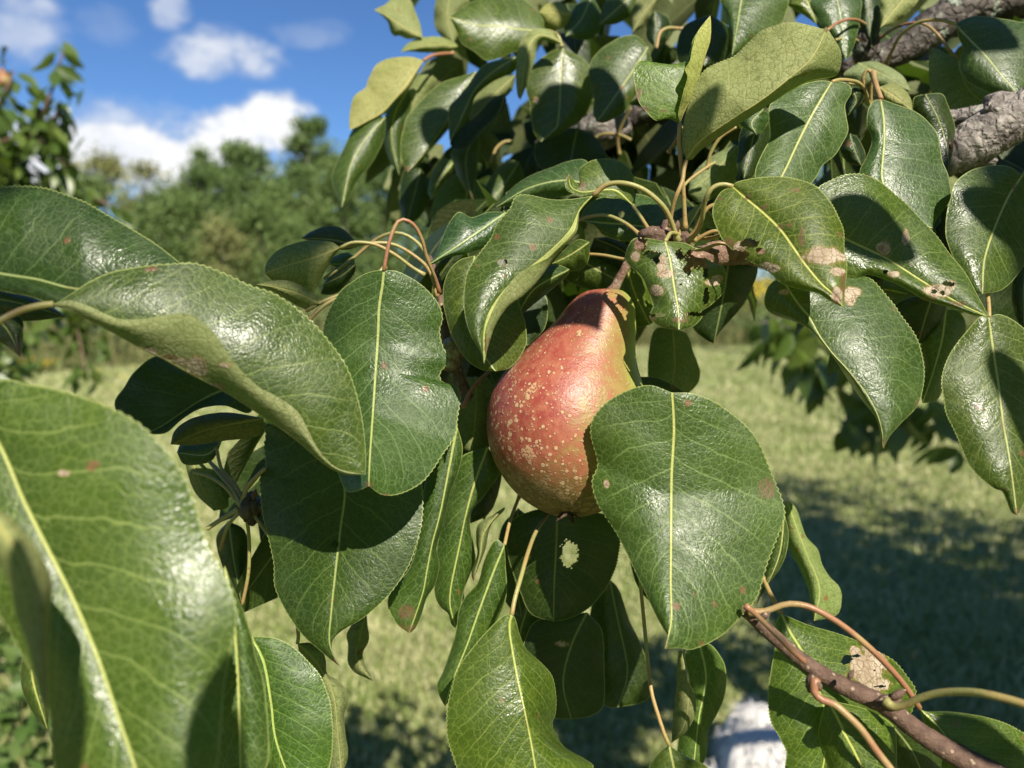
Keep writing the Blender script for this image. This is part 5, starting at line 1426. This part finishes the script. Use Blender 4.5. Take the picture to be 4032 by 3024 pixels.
M['grass'] = simple_leaf_mat('grass_blades', (0.21, 0.28, 0.07), (0.60, 0.56, 0.32), (0.44, 0.52, 0.17), scale=1.8, tr=.25, rough=.55, spec=.3)
M['weed'] = simple_leaf_mat('weed_leaves', (0.06, 0.12, 0.02), (0.13, 0.19, 0.05), (0.16, 0.25, 0.03), scale=5.0, tr=.3)
M['straw'] = simple_leaf_mat('meadow_stalks', (0.13, 0.17, 0.05), (0.27, 0.24, 0.11), (0.22, 0.16, 0.08), scale=.9, tr=.25, rough=.7, spec=.2)
M['gold'] = simple_leaf_mat('goldenrod_bloom', (0.55, 0.38, 0.03), (0.70, 0.50, 0.05), (0.4, .3, .02), scale=3, tr=.2, rough=.8, spec=.1)
rg = np.random.RandomState(3)
n = 210000
yy = 1.3 + 15.5 * rg.uniform(0, 1, n) ** 1.8
xx = rg.uniform(-.78, .78, n) * (yy + .3)
grass_obj('grass', n, (xx, yy), 0.030 + .0028 * yy, .0016 + .0007 * yy, M['grass'], 4, 'short sunlit lawn grass with patches of straw colour')

# fallen shade-side weeds, lower left
n = 2600
C = np.stack([rg.uniform(-2.5, -1.15, n), rg.uniform(1.6, 4.2, n), np.zeros(n)], 1)
C = C[(C[:, 0] < -.555 * C[:, 1] - .08)]
C[:, 2] = rg.uniform(.0, .28, len(C))
o = leaf_mass('weeds', C, .07, rg, M['weed'], None, down=-.3)
o['kind'] = 'stuff'; o['label'] = 'low broad-leaved weeds at the lower left edge'

# meadow behind the lawn
def meadow(x, rgv):
    return 15.2 + 1.2 * np.sin(x * .35) - np.clip(-x - 5, 0, 4) * .9 + rgv
n = 50000
xx = rg.uniform(-26, 30, n); d = rg.uniform(0, 1, n) ** 1.3 * 14
yy = meadow(xx, d)
grass_obj('meadow_grass', n, (xx, yy), .62, .012, M['straw'], 8, 'tall brown and olive meadow weeds beyond the lawn', lean=.25)
n = 42000
xx = rg.uniform(-26, 30, n); yy = meadow(xx, rg.uniform(-.6, 12, n))
C = np.stack([xx, yy, rg.uniform(.03, 1.0, n) * (.6 + .5 * np.sin(xx * 1.3) * np.sin(xx * .45 + 2) + .3 * rg.uniform(0, 1, n))], 1)
o = leaf_mass('meadow_weeds', C, .13, rg, simple_leaf_mat('meadow_leaves', (0.09, 0.13, 0.03), (0.20, 0.21, 0.08), (.15, .2, .04), scale=.5), None, down=0)
o['kind'] = 'stuff'; o['label'] = 'leafy undergrowth along the far side of the lawn'


def world_at(x, y, Y):
    """point on the ray through a position of the 2212 wide view at distance Y (m) ahead"""
    d = px2dir(x, y)
    return CAM + d * (Y / d[1])


def goldenrod(x, y, Y, s, seed, lab):
    rg = np.random.RandomState(seed)
    top = world_at(x, y, Y)
    base = np.array([top[0], top[1], 0])
    r = empty('goldenrod', base)
    tag(r, lab, 'goldenrod', 'goldenrod clumps in the meadow')
    nst = 6
    SV, SF, BL = [], [], []
    for i in range(nst):
        o_ = rg.normal(0, .16 * s, 2)
        tp = np.array([top[0] + o_[0] * 1.4, top[1] + o_[1] * 1.4, top[2] * rg.uniform(.85, 1.05)])
        b0 = base + np.array([o_[0] * .5, o_[1] * .5, 0])
        V, F = tube_mesh(np.array([b0, (b0 + tp) / 2, tp]), np.array([.006, .005, .003]), 5)
        off = len(SV) and sum(len(v) for v in SV)
        SV.append(V); SF += [[q + off for q in f] for f in F]
        for k_ in range(40):
            BL.append(tp + np.array([rg.normal(0, .07 * s), rg.normal(0, .07 * s), -abs(rg.normal(0, .10 * s))]))
    mesh_obj('stem', np.vstack(SV), SF, M['straw'], r)['kind'] = 'stuff'
    leaf_mass('blossom', np.array(BL), .05 * s, rg, M['gold'], r, down=-.2)
    C = np.array([base + np.array([rg.normal(0, .13), rg.normal(0, .13), rg.uniform(.1, .8) * top[2]]) for _ in range(120)])
    leaf_mass('leaves', C, .11, rg, M['weed'], r, down=.1)


goldenrod(68, 775, 12.0, .6, 1, 'goldenrod clump in front of brown weeds near the left edge')
goldenrod(1640, 606, 14.5, 1.3, 2, 'goldenrod clump right of the pear, seen between leaves')
goldenrod(2170, 640, 14.0, 1.2, 3, 'goldenrod clump at the right edge, half hidden by leaves')
# low yellow lawn flowers left
C = []
for _ in range(40):
    p = world_at(rg.uniform(190, 300), rg.uniform(790, 900), 1.0)
    d_ = p - CAM; k_ = (.06 - CAM[2]) / d_[2]
    C.append(CAM + d_ * k_)
o = leaf_mass('lawn_flowers', np.array(C), .035, rg, M['gold'], None, down=-.5)
o['kind'] = 'stuff'; o['label'] = 'tiny yellow flowers scattered in the lawn at the left'

# ------------------------------------------------------------------ far trees
def crown_mat(name, c1, c2, trc, scale=.7):
    return simple_leaf_mat(name, c1, c2, trc, scale=scale, tr=.3, rough=.6, spec=.25)


CM = [crown_mat('maple_leaves', (0.085, 0.14, 0.04), (0.165, 0.225, 0.075), (.20, .30, .06)),
      crown_mat('ash_leaves', (0.105, 0.17, 0.045), (0.21, 0.27, 0.09), (.24, .33, .07)),
      crown_mat('yellowing_leaves', (0.19, 0.21, 0.075), (0.34, 0.33, 0.13), (.36, .36, .10))]
M['trunk'] = bark_mat('far_trunk_bark', (.10, .085, .07), (.20, .18, .155), scale=.02, spots=False)


def far_tree(x, ytop, Y, wpx, kind, n, seed, label, ybot=640, sparse=1.0, name='tree'):
    rg = np.random.RandomState(seed)
    top = world_at(x, ytop, Y)
    Hh = top[2]; w = wpx / 1662.0 * Y / 2
    base = np.array([top[0], top[1], 0])
    r = empty(name, base)
    tag(r, label, 'tree', 'trees beyond the meadow')
    wtube('trunk', [base + np.array([0, 0, -.1]), base + np.array([.1, 0, Hh * .4]), base + np.array([rg.uniform(-.3, .3), 0, Hh * .85])],
          [.02 * Hh, .014 * Hh, .004 * Hh], M['trunk'], r, n=12, seg=8)
    LV, LF = [], []
    off = 0
    blobs = []
    for i in range(44):
        f = rg.uniform(.03, .95) if i else .93
        ww = w * (math.sin(math.pi * min(1, .18 + f * .82)) ** .65) * rg.uniform(.25, 1.0)
        a = rg.uniform(0, 2 * math.pi)
        c = base + np.array([math.cos(a) * ww, math.sin(a) * ww * .8, Hh * f * .97])
        blobs.append((c, max(rg.uniform(.20, .62) * w * (1.1 - .40 * f), .5)))
        if i % 2 == 0:
            p0 = base + np.array([0, 0, Hh * max(.1, f - .25)])
            V, F = tube_mesh(np.array([p0, (p0 + c) / 2 + [0, 0, .1], c]), np.array([.05, .035, .012]) * Hh / 9, 5)
            LV.append(V); LF += [[q + off for q in ff] for ff in F]; off += len(V)
    mesh_obj('limb', np.vstack(LV), LF, M['trunk'], r)
    C = []
    for j in range(n):
        c, rr = blobs[rg.randint(len(blobs))]
        d_ = rg.normal(size=3); d_ /= np.linalg.norm(d_)
        C.append(c + d_ * rr * rg.uniform(.2, 1.25) * np.array([1, 1, .85]))
    leaf_mass('crown', np.array(C), 0.17 * sparse * Y / 38, rg, CM[kind], r, down=.25, wr=.75)


FT = [(215, 330, 34, 190, 2, 2600, 'thin yellowish tree at the left of the distant row'),
      (300, 345, 40, 150, 2, 1700, 'yellow-green tree with gaps of sky, second of the distant row from the left'),
      (128, 385, 36, 150, 1, 2600, 'low bushy tree behind the small pear tree at the left'),
      (35, 400, 33, 170, 1, 2600, 'leafy tree at the far left end of the distant row'),
      (430, 312, 38, 150, 1, 3400, 'green tree left of the tallest in the distant row'),
      (545, 318, 36, 220, 0, 4600, 'broad dark tree in the middle of the distant row'),
      (668, 240, 40, 115, 1, 4200, 'tallest slender tree rising above the distant row'),
      (760, 330, 37, 190, 1, 3600, 'tree at the right of the tallest, half behind the pear leaves'),
      (600, 395, 30, 170, 1, 3000, 'lighter bushy tree in front of the broad dark one'),
      (395, 430, 29, 170, 1, 2800, 'young bushy tree low in front of the distant row'),
      (480, 480, 26, 110, 2, 1500, 'small yellowing shrub-like tree at the foot of the row'),
      (880, 360, 38, 190, 0, 3000, 'dark tree right of centre behind the pear branch'),
      (1050, 370, 38, 220, 1, 2600, 'distant tree hidden mostly behind the upper pear leaves'),
      (1280, 360, 40, 240, 0, 2400, 'distant tree directly behind the pear cluster'),
      (1520, 350, 40, 240, 1, 2400, 'distant tree behind the thick cluster right of the pear'),
      (1760, 330, 38, 260, 1, 2600, 'distant tree behind the right-hand pear leaves'),
      (1880, 40, 16, 150, 1, 2200, 'tall tree top showing beside the dark limb at the upper right'),
      (2030, 300, 36, 260, 2, 2600, 'distant tree behind the grey branch at the right'),
      (2230, 330, 36, 240, 0, 2400, 'distant tree at the right end of the row'),
      (240, 520, 27, 160, 1, 2400, 'low scrubby tree behind the dark leaf at the left'),
      (700, 520, 27, 170, 0, 2400, 'low scrubby tree behind the pale underside leaf')]
for x, yt, Y, wp, kd, n_, lab in [
        (90, 470, 27, 170, 0, 2200, 'low dark bush-like tree at the far left, under the small pear tree'),
        (175, 440, 31, 170, 1, 2200, 'rounded mid-height tree between the yellowish one and the left edge'),
        (335, 470, 31, 170, 0, 2400, 'low dense tree under the yellow-green one, above the wavy leaf'),
        (450, 420, 33, 170, 0, 2600, 'dense mid-height tree under the broad dark one'),
        (560, 500, 27, 180, 1, 2400, 'low tree left of the pale underside leaf'),
        (650, 420, 34, 170, 0, 2600, 'dense tree at the foot of the tall slender one'),
        (740, 440, 31, 170, 1, 2400, 'mid-height tree right of the tall slender one'),
        (820, 420, 33, 180, 0, 2400, 'dense tree just left of the pear cluster'),
        (510, 360, 37, 150, 1, 2400, 'lighter tree between the green tree and the broad dark one')]:
    FT.append((x, yt - 62, Y, wp + 40, kd, int(n_ * 1.3), lab))
for i, (x, yt, Y, wp, kd, n_, lab) in enumerate(FT):
    far_tree(x, yt - 14, Y, wp * 1.1, kd, int(n_ * 2.6), 100 + i, lab)

# ------------------------------------------------------------------ small pear tree at the left
spt = empty('small_pear_tree', tuple(np.array([-2.35, 3.3, 0])))
tag(spt, 'young pear tree at the left edge against the sky, upright shoots and drooping leaves', 'tree')
wtube('trunk', [(-2.35, 3.3, -.03), (-2.33, 3.3, .6), (-2.3, 3.28, 1.2), (-2.36, 3.3, 2.0)], [.045, .036, .03, .012], M['bark_dark'], spt)
BR = [([(-10, 420), (50, 330), (95, 240), (118, 180), (130, 130), (138, 112)], 34),
      ([(-60, 300), (-10, 240), (20, 180), (30, 150)], 22),
      ([(-10, 420), (60, 330), (110, 260), (150, 225)], 34),
      ([(-40, 330), (40, 290), (90, 300), (130, 340), (150, 380)], 40),
      ([(-60, 420), (30, 360), (80, 380), (150, 400), (175, 420)], 40),
      ([(-60, 380), (0, 340), (30, 380), (60, 440), (80, 500)], 40),
      ([(-60, 480), (20, 450), (90, 470), (150, 520)], 30),
      ([(60, 400), (190, 420), (250, 450), (290, 490)], 16),
      ([(-100, 560), (60, 560), (130, 620), (165, 700), (180, 770), (182, 805)], 60),
      ([(-100, 600), (40, 640), (70, 680), (80, 720)], 26),
      ([(60, 600), (140, 640), (200, 680), (215, 730)], 34)]
rg = np.random.RandomState(21)
LC = []
for pts, nl in BR:
    Yd = 3.25 + rg.uniform(-.15, .15)
    Pz = [world_at(p[0], p[1], Yd + rg.uniform(-.05, .05)) for p in pts]
    wtube('branch', Pz, [.011, .007, .003], M['twig'], spt, n=20, seg=6)
    Pz = np.array(Pz)
    t_ = np.linspace(0, 1, len(Pz))
    for k_ in range(nl):
        u = rg.uniform(.1, 1.0)
        c = np.array([np.interp(u, t_, Pz[:, j]) for j in range(3)])
        LC.append(c + rg.normal(0, .035, 3))
for _ in range(520):
    c = world_at(min(60, rg.normal(-25, 40)), rg.uniform(230, 820), 3.3 + rg.normal(0, .25))
    LC.append(c)
fo = leaf_mass('crown', np.array(LC), .10, rg, M['young'], spt, down=.8, wr=.46)
# its fruit
def small_pear(x, y, Y, s, lab):
    c = world_at(x, y, Y)
    r = empty('pear', c - np.array([0, 0, s]))
    tag(r, lab, 'pear')
    V, F = [], []
    pr = [(1.25, .05), (1.2, .22), (1.0, .34), (.7, .45), (.35, .68), (0, .9), (-.35, .98), (-.7, .82), (-.95, .45), (-1.0, .08)]
    ns = 24
    for zz, rr in pr:
        for q in range(ns):
            a = 2 * math.pi * q / ns
            V.append(c + np.array([math.cos(a) * rr * s * .95, math.sin(a) * rr * s * .95, zz * s]))
    for i in range(len(pr) - 1):
        for q in range(ns):
            k2 = (q + 1) % ns
            F.append([i * ns + q, (i + 1) * ns + q, (i + 1) * ns + k2, i * ns + k2])
    b = mesh_obj('flesh', np.array(V), F, M['pear'], r)
    set_vec(b, 'pearco', [((v - c)[0] / s, -(v - c)[1] / s, ((v - c)[2] / s + 1) / 2.2) for v in V])
    V2, F2 = tube_mesh(np.array([c + [0, 0, 1.2 * s], c + [.004, 0, 1.6 * s], c + [.015, 0, 2.0 * s]]), np.array([.0025, .002, .003]), 6)
    mesh_obj('stem', V2, F2, M['twig'], r)


small_pear(8, 172, 3.2, .036, 'small reddish pear in the young tree at the upper left edge')

# ------------------------------------------------------------------ the white dog
def dog():
    hd = world_at(1650, 1606, 2.0)
    x0, y0 = hd[0], hd[1]
    r = empty('dog', (x0, y0, 0))
    tag(r, 'fluffy white dog sitting on the shaded lawn at the bottom edge, seen from behind', 'dog')
    zt = hd[2]
    # skeleton: (position, radius), sitting with its back to the camera, head up and away
    J = {'rump': ((x0 - .02, y0 - .17, .13), .115), 'belly': ((x0 - .01, y0 - .05, .20), .11), 'chest': ((x0, y0 + .07, zt * .62), .10), 'neck': ((x0, y0 + .07, zt * .85), .07),
         'head': ((x0 + .005, y0 + .08, zt), .075), 'brow': ((x0 + .01, y0 + .14, zt - .005), .055), 'muzzle': ((x0 + .015, y0 + .20, zt - .03), .030), 'nose': ((x0 + .018, y0 + .235, zt - .035), .018),
         'hipL': ((x0 - .11, y0 - .13, .10), .07), 'kneeL': ((x0 - .14, y0 + .0, .12), .045), 'hockL': ((x0 - .14, y0 - .10, .035), .028), 'pawL': ((x0 - .14, y0 + .01, .025), .028),
         'hipR': ((x0 + .08, y0 - .13, .10), .07), 'kneeR': ((x0 + .12, y0 + .0, .12), .045), 'hockR': ((x0 + .12, y0 - .10, .035), .028), 'pawR': ((x0 + .12, y0 + .01, .025), .028),
         'shL': ((x0 - .06, y0 + .12, zt * .52), .05), 'elL': ((x0 - .06, y0 + .13, .16), .034), 'wrL': ((x0 - .06, y0 + .15, .07), .026), 'ftL': ((x0 - .06, y0 + .19, .022), .026),
         'shR': ((x0 + .06, y0 + .12, zt * .52), .05), 'elR': ((x0 + .06, y0 + .13, .16), .034), 'wrR': ((x0 + .06, y0 + .15, .07), .026), 'ftR': ((x0 + .06, y0 + .19, .022), .026),
         'tail1': ((x0 - .03, y0 - .28, .07), .04), 'tail2': ((x0 - .10, y0 - .38, .05), .035), 'tail3': ((x0 - .20, y0 - .42, .045), .02)}
    E = [('rump', 'belly'), ('belly', 'chest'), ('chest', 'neck'), ('neck', 'head'), ('head', 'brow'), ('brow', 'muzzle'), ('muzzle', 'nose'),
         ('rump', 'hipL'), ('hipL', 'kneeL'), ('kneeL', 'hockL'), ('hockL', 'pawL'), ('rump', 'hipR'), ('hipR', 'kneeR'), ('kneeR', 'hockR'), ('hockR', 'pawR'),
         ('chest', 'shL'), ('shL', 'elL'), ('elL', 'wrL'), ('wrL', 'ftL'), ('chest', 'shR'), ('shR', 'elR'), ('elR', 'wrR'), ('wrR', 'ftR'),
         ('rump', 'tail1'), ('tail1', 'tail2'), ('tail2', 'tail3')]
    names = list(J)
    me = bpy.data.meshes.new('body')
    me.from_pydata([tuple(np.array(J[k][0]) - np.array([x0, y0, 0])) for k in names], [(names.index(a), names.index(b)) for a, b in E], [])
    o = bpy.data.objects.new('body', me)
    COL.objects.link(o); o.parent = r
    sk = o.modifiers.new('skin', 'SKIN')
    me.skin_vertices or None
    for i, k in enumerate(names):
        v = me.skin_vertices[0].data[i]
        v.radius = (J[k][1], J[k][1]); v.use_root = (k == 'rump')
    ss = o.modifiers.new('sub', 'SUBSURF'); ss.levels = 2; ss.render_levels = 2
    m, t, out = new_mat('white_fur')
    pos = t.node('ShaderNodeNewGeometry').outputs['Position']
    px, py, pz = t.sep(pos)
    patch = t.mr(t.m('ADD', t.m('MULTIPLY', t.m('ABSOLUTE', t.m('SUBTRACT', px, x0 + .0)), 14.0), t.m('ADD', t.m('MULTIPLY', t.m('ABSOLUTE', t.m('SUBTRACT', pz, zt - .145)), 12.0), t.noise(pos, 30, 2.0))), .9, 1.4, 1.0, 0.0)
    col = t.mix(t.mr(t.noise(pos, 60, 4.0), .3, .7), (.50, .48, .46), (.66, .64, .61))
    col = t.mix(t.m('MULTIPLY', patch, .8), col, (.34, .20, .11))
    b = princ(t, Base_Color=col, Roughness=.8, Specular_IOR_Level=.2)
    t.l.new(t.bump(t.noise(pos, 220, 4.0), .5, .002), b.inputs['Normal'])
    t.l.new(b.outputs[0], out.inputs[0])
    me.materials.append(m)
    # coat: loose tapering locks rooted on the body
    rg = np.random.RandomState(2)
    V, F = [], []
    org = np.array([x0, y0, 0])
    segs = [(np.array(J[a][0]), J[a][1], np.array(J[b][0]), J[b][1]) for a, b in E]
    wts = np.array([np.linalg.norm(s[2] - s[0]) * (s[1] + s[3]) for s in segs]); wts /= wts.sum()
    for i in range(9000):
        p0, r0, p1, r1 = segs[rg.choice(len(segs), p=wts)]
        u = rg.uniform(); c = p0 * (1 - u) + p1 * u; rr = (r0 * (1 - u) + r1 * u)
        d_ = rg.normal(size=3); ax_ = (p1 - p0) / (np.linalg.norm(p1 - p0) + 1e-9); d_ -= ax_ * (d_ @ ax_) * .8; d_ /= np.linalg.norm(d_)
        p = c + d_ * rr * .80
        if p[2] < .01: continue
        L_ = rg.uniform(.02, .045) * (1 if rr > .04 else .5)
        dr = d_ * .75 + np.array([0, -.1, -.55]) + rg.normal(0, .18, 3); dr /= np.linalg.norm(dr)
        s_ = np.cross(dr, rg.normal(size=3)); s_ /= np.linalg.norm(s_); w_ = .0016
        k_ = len(V)
        q1 = p + dr * L_ * .55 + d_ * .002; q2 = p + dr * L_ + np.array([0, 0, -.3 * L_])
        V += [p - s_ * w_, p + s_ * w_, q1 + s_ * w_ * .7, q1 - s_ * w_ * .7, q2]
        F += [[k_, k_ + 1, k_ + 2, k_ + 3], [k_ + 3, k_ + 2, k_ + 4]]
    mesh_obj('fur', np.array(V), F, m, r)
    M['darkskin'] = bark_mat('dog_nose', (.01, .01, .01), (.03, .03, .03), spots=False)
    for sx in (-1, 1):
        c = np.array([x0 + sx * .048, y0 + .12, zt + .02])
        EV, EF = [], []
        for i in range(7):
            f = i / 6
            for q in range(10):
                a = 2 * math.pi * q / 10
                rr = .028 * math.sin(math.pi * (.15 + .8 * (1 - f))) + .002
                EV.append(c + np.array([sx * .025 * f + math.cos(a) * rr * .45, math.sin(a) * rr, -.075 * f]))
        for i in range(6):
            for q in range(10):
                k2 = (q + 1) % 10
                EF.append([i * 10 + q, i * 10 + k2, (i + 1) * 10 + k2, (i + 1) * 10 + q])
        mesh_obj('ear', np.array(EV), EF, m, r)
    for sx in (-1, 1):
        V2, F2 = tube_mesh(np.array([[x0 + .01 + sx * .03, y0 + .175, zt + .01], [x0 + .01 + sx * .031, y0 + .187, zt + .01]]), np.array([.008, .006]), 10)
        mesh_obj('eye', V2, F2, M['darkskin'], r)
    V2, F2 = tube_mesh(np.array([[x0 + .018, y0 + .245, zt - .03], [x0 + .018, y0 + .258, zt - .032]]), np.array([.012, .009]), 10)
    mesh_obj('nose', V2, F2, M['darkskin'], r)


dog()
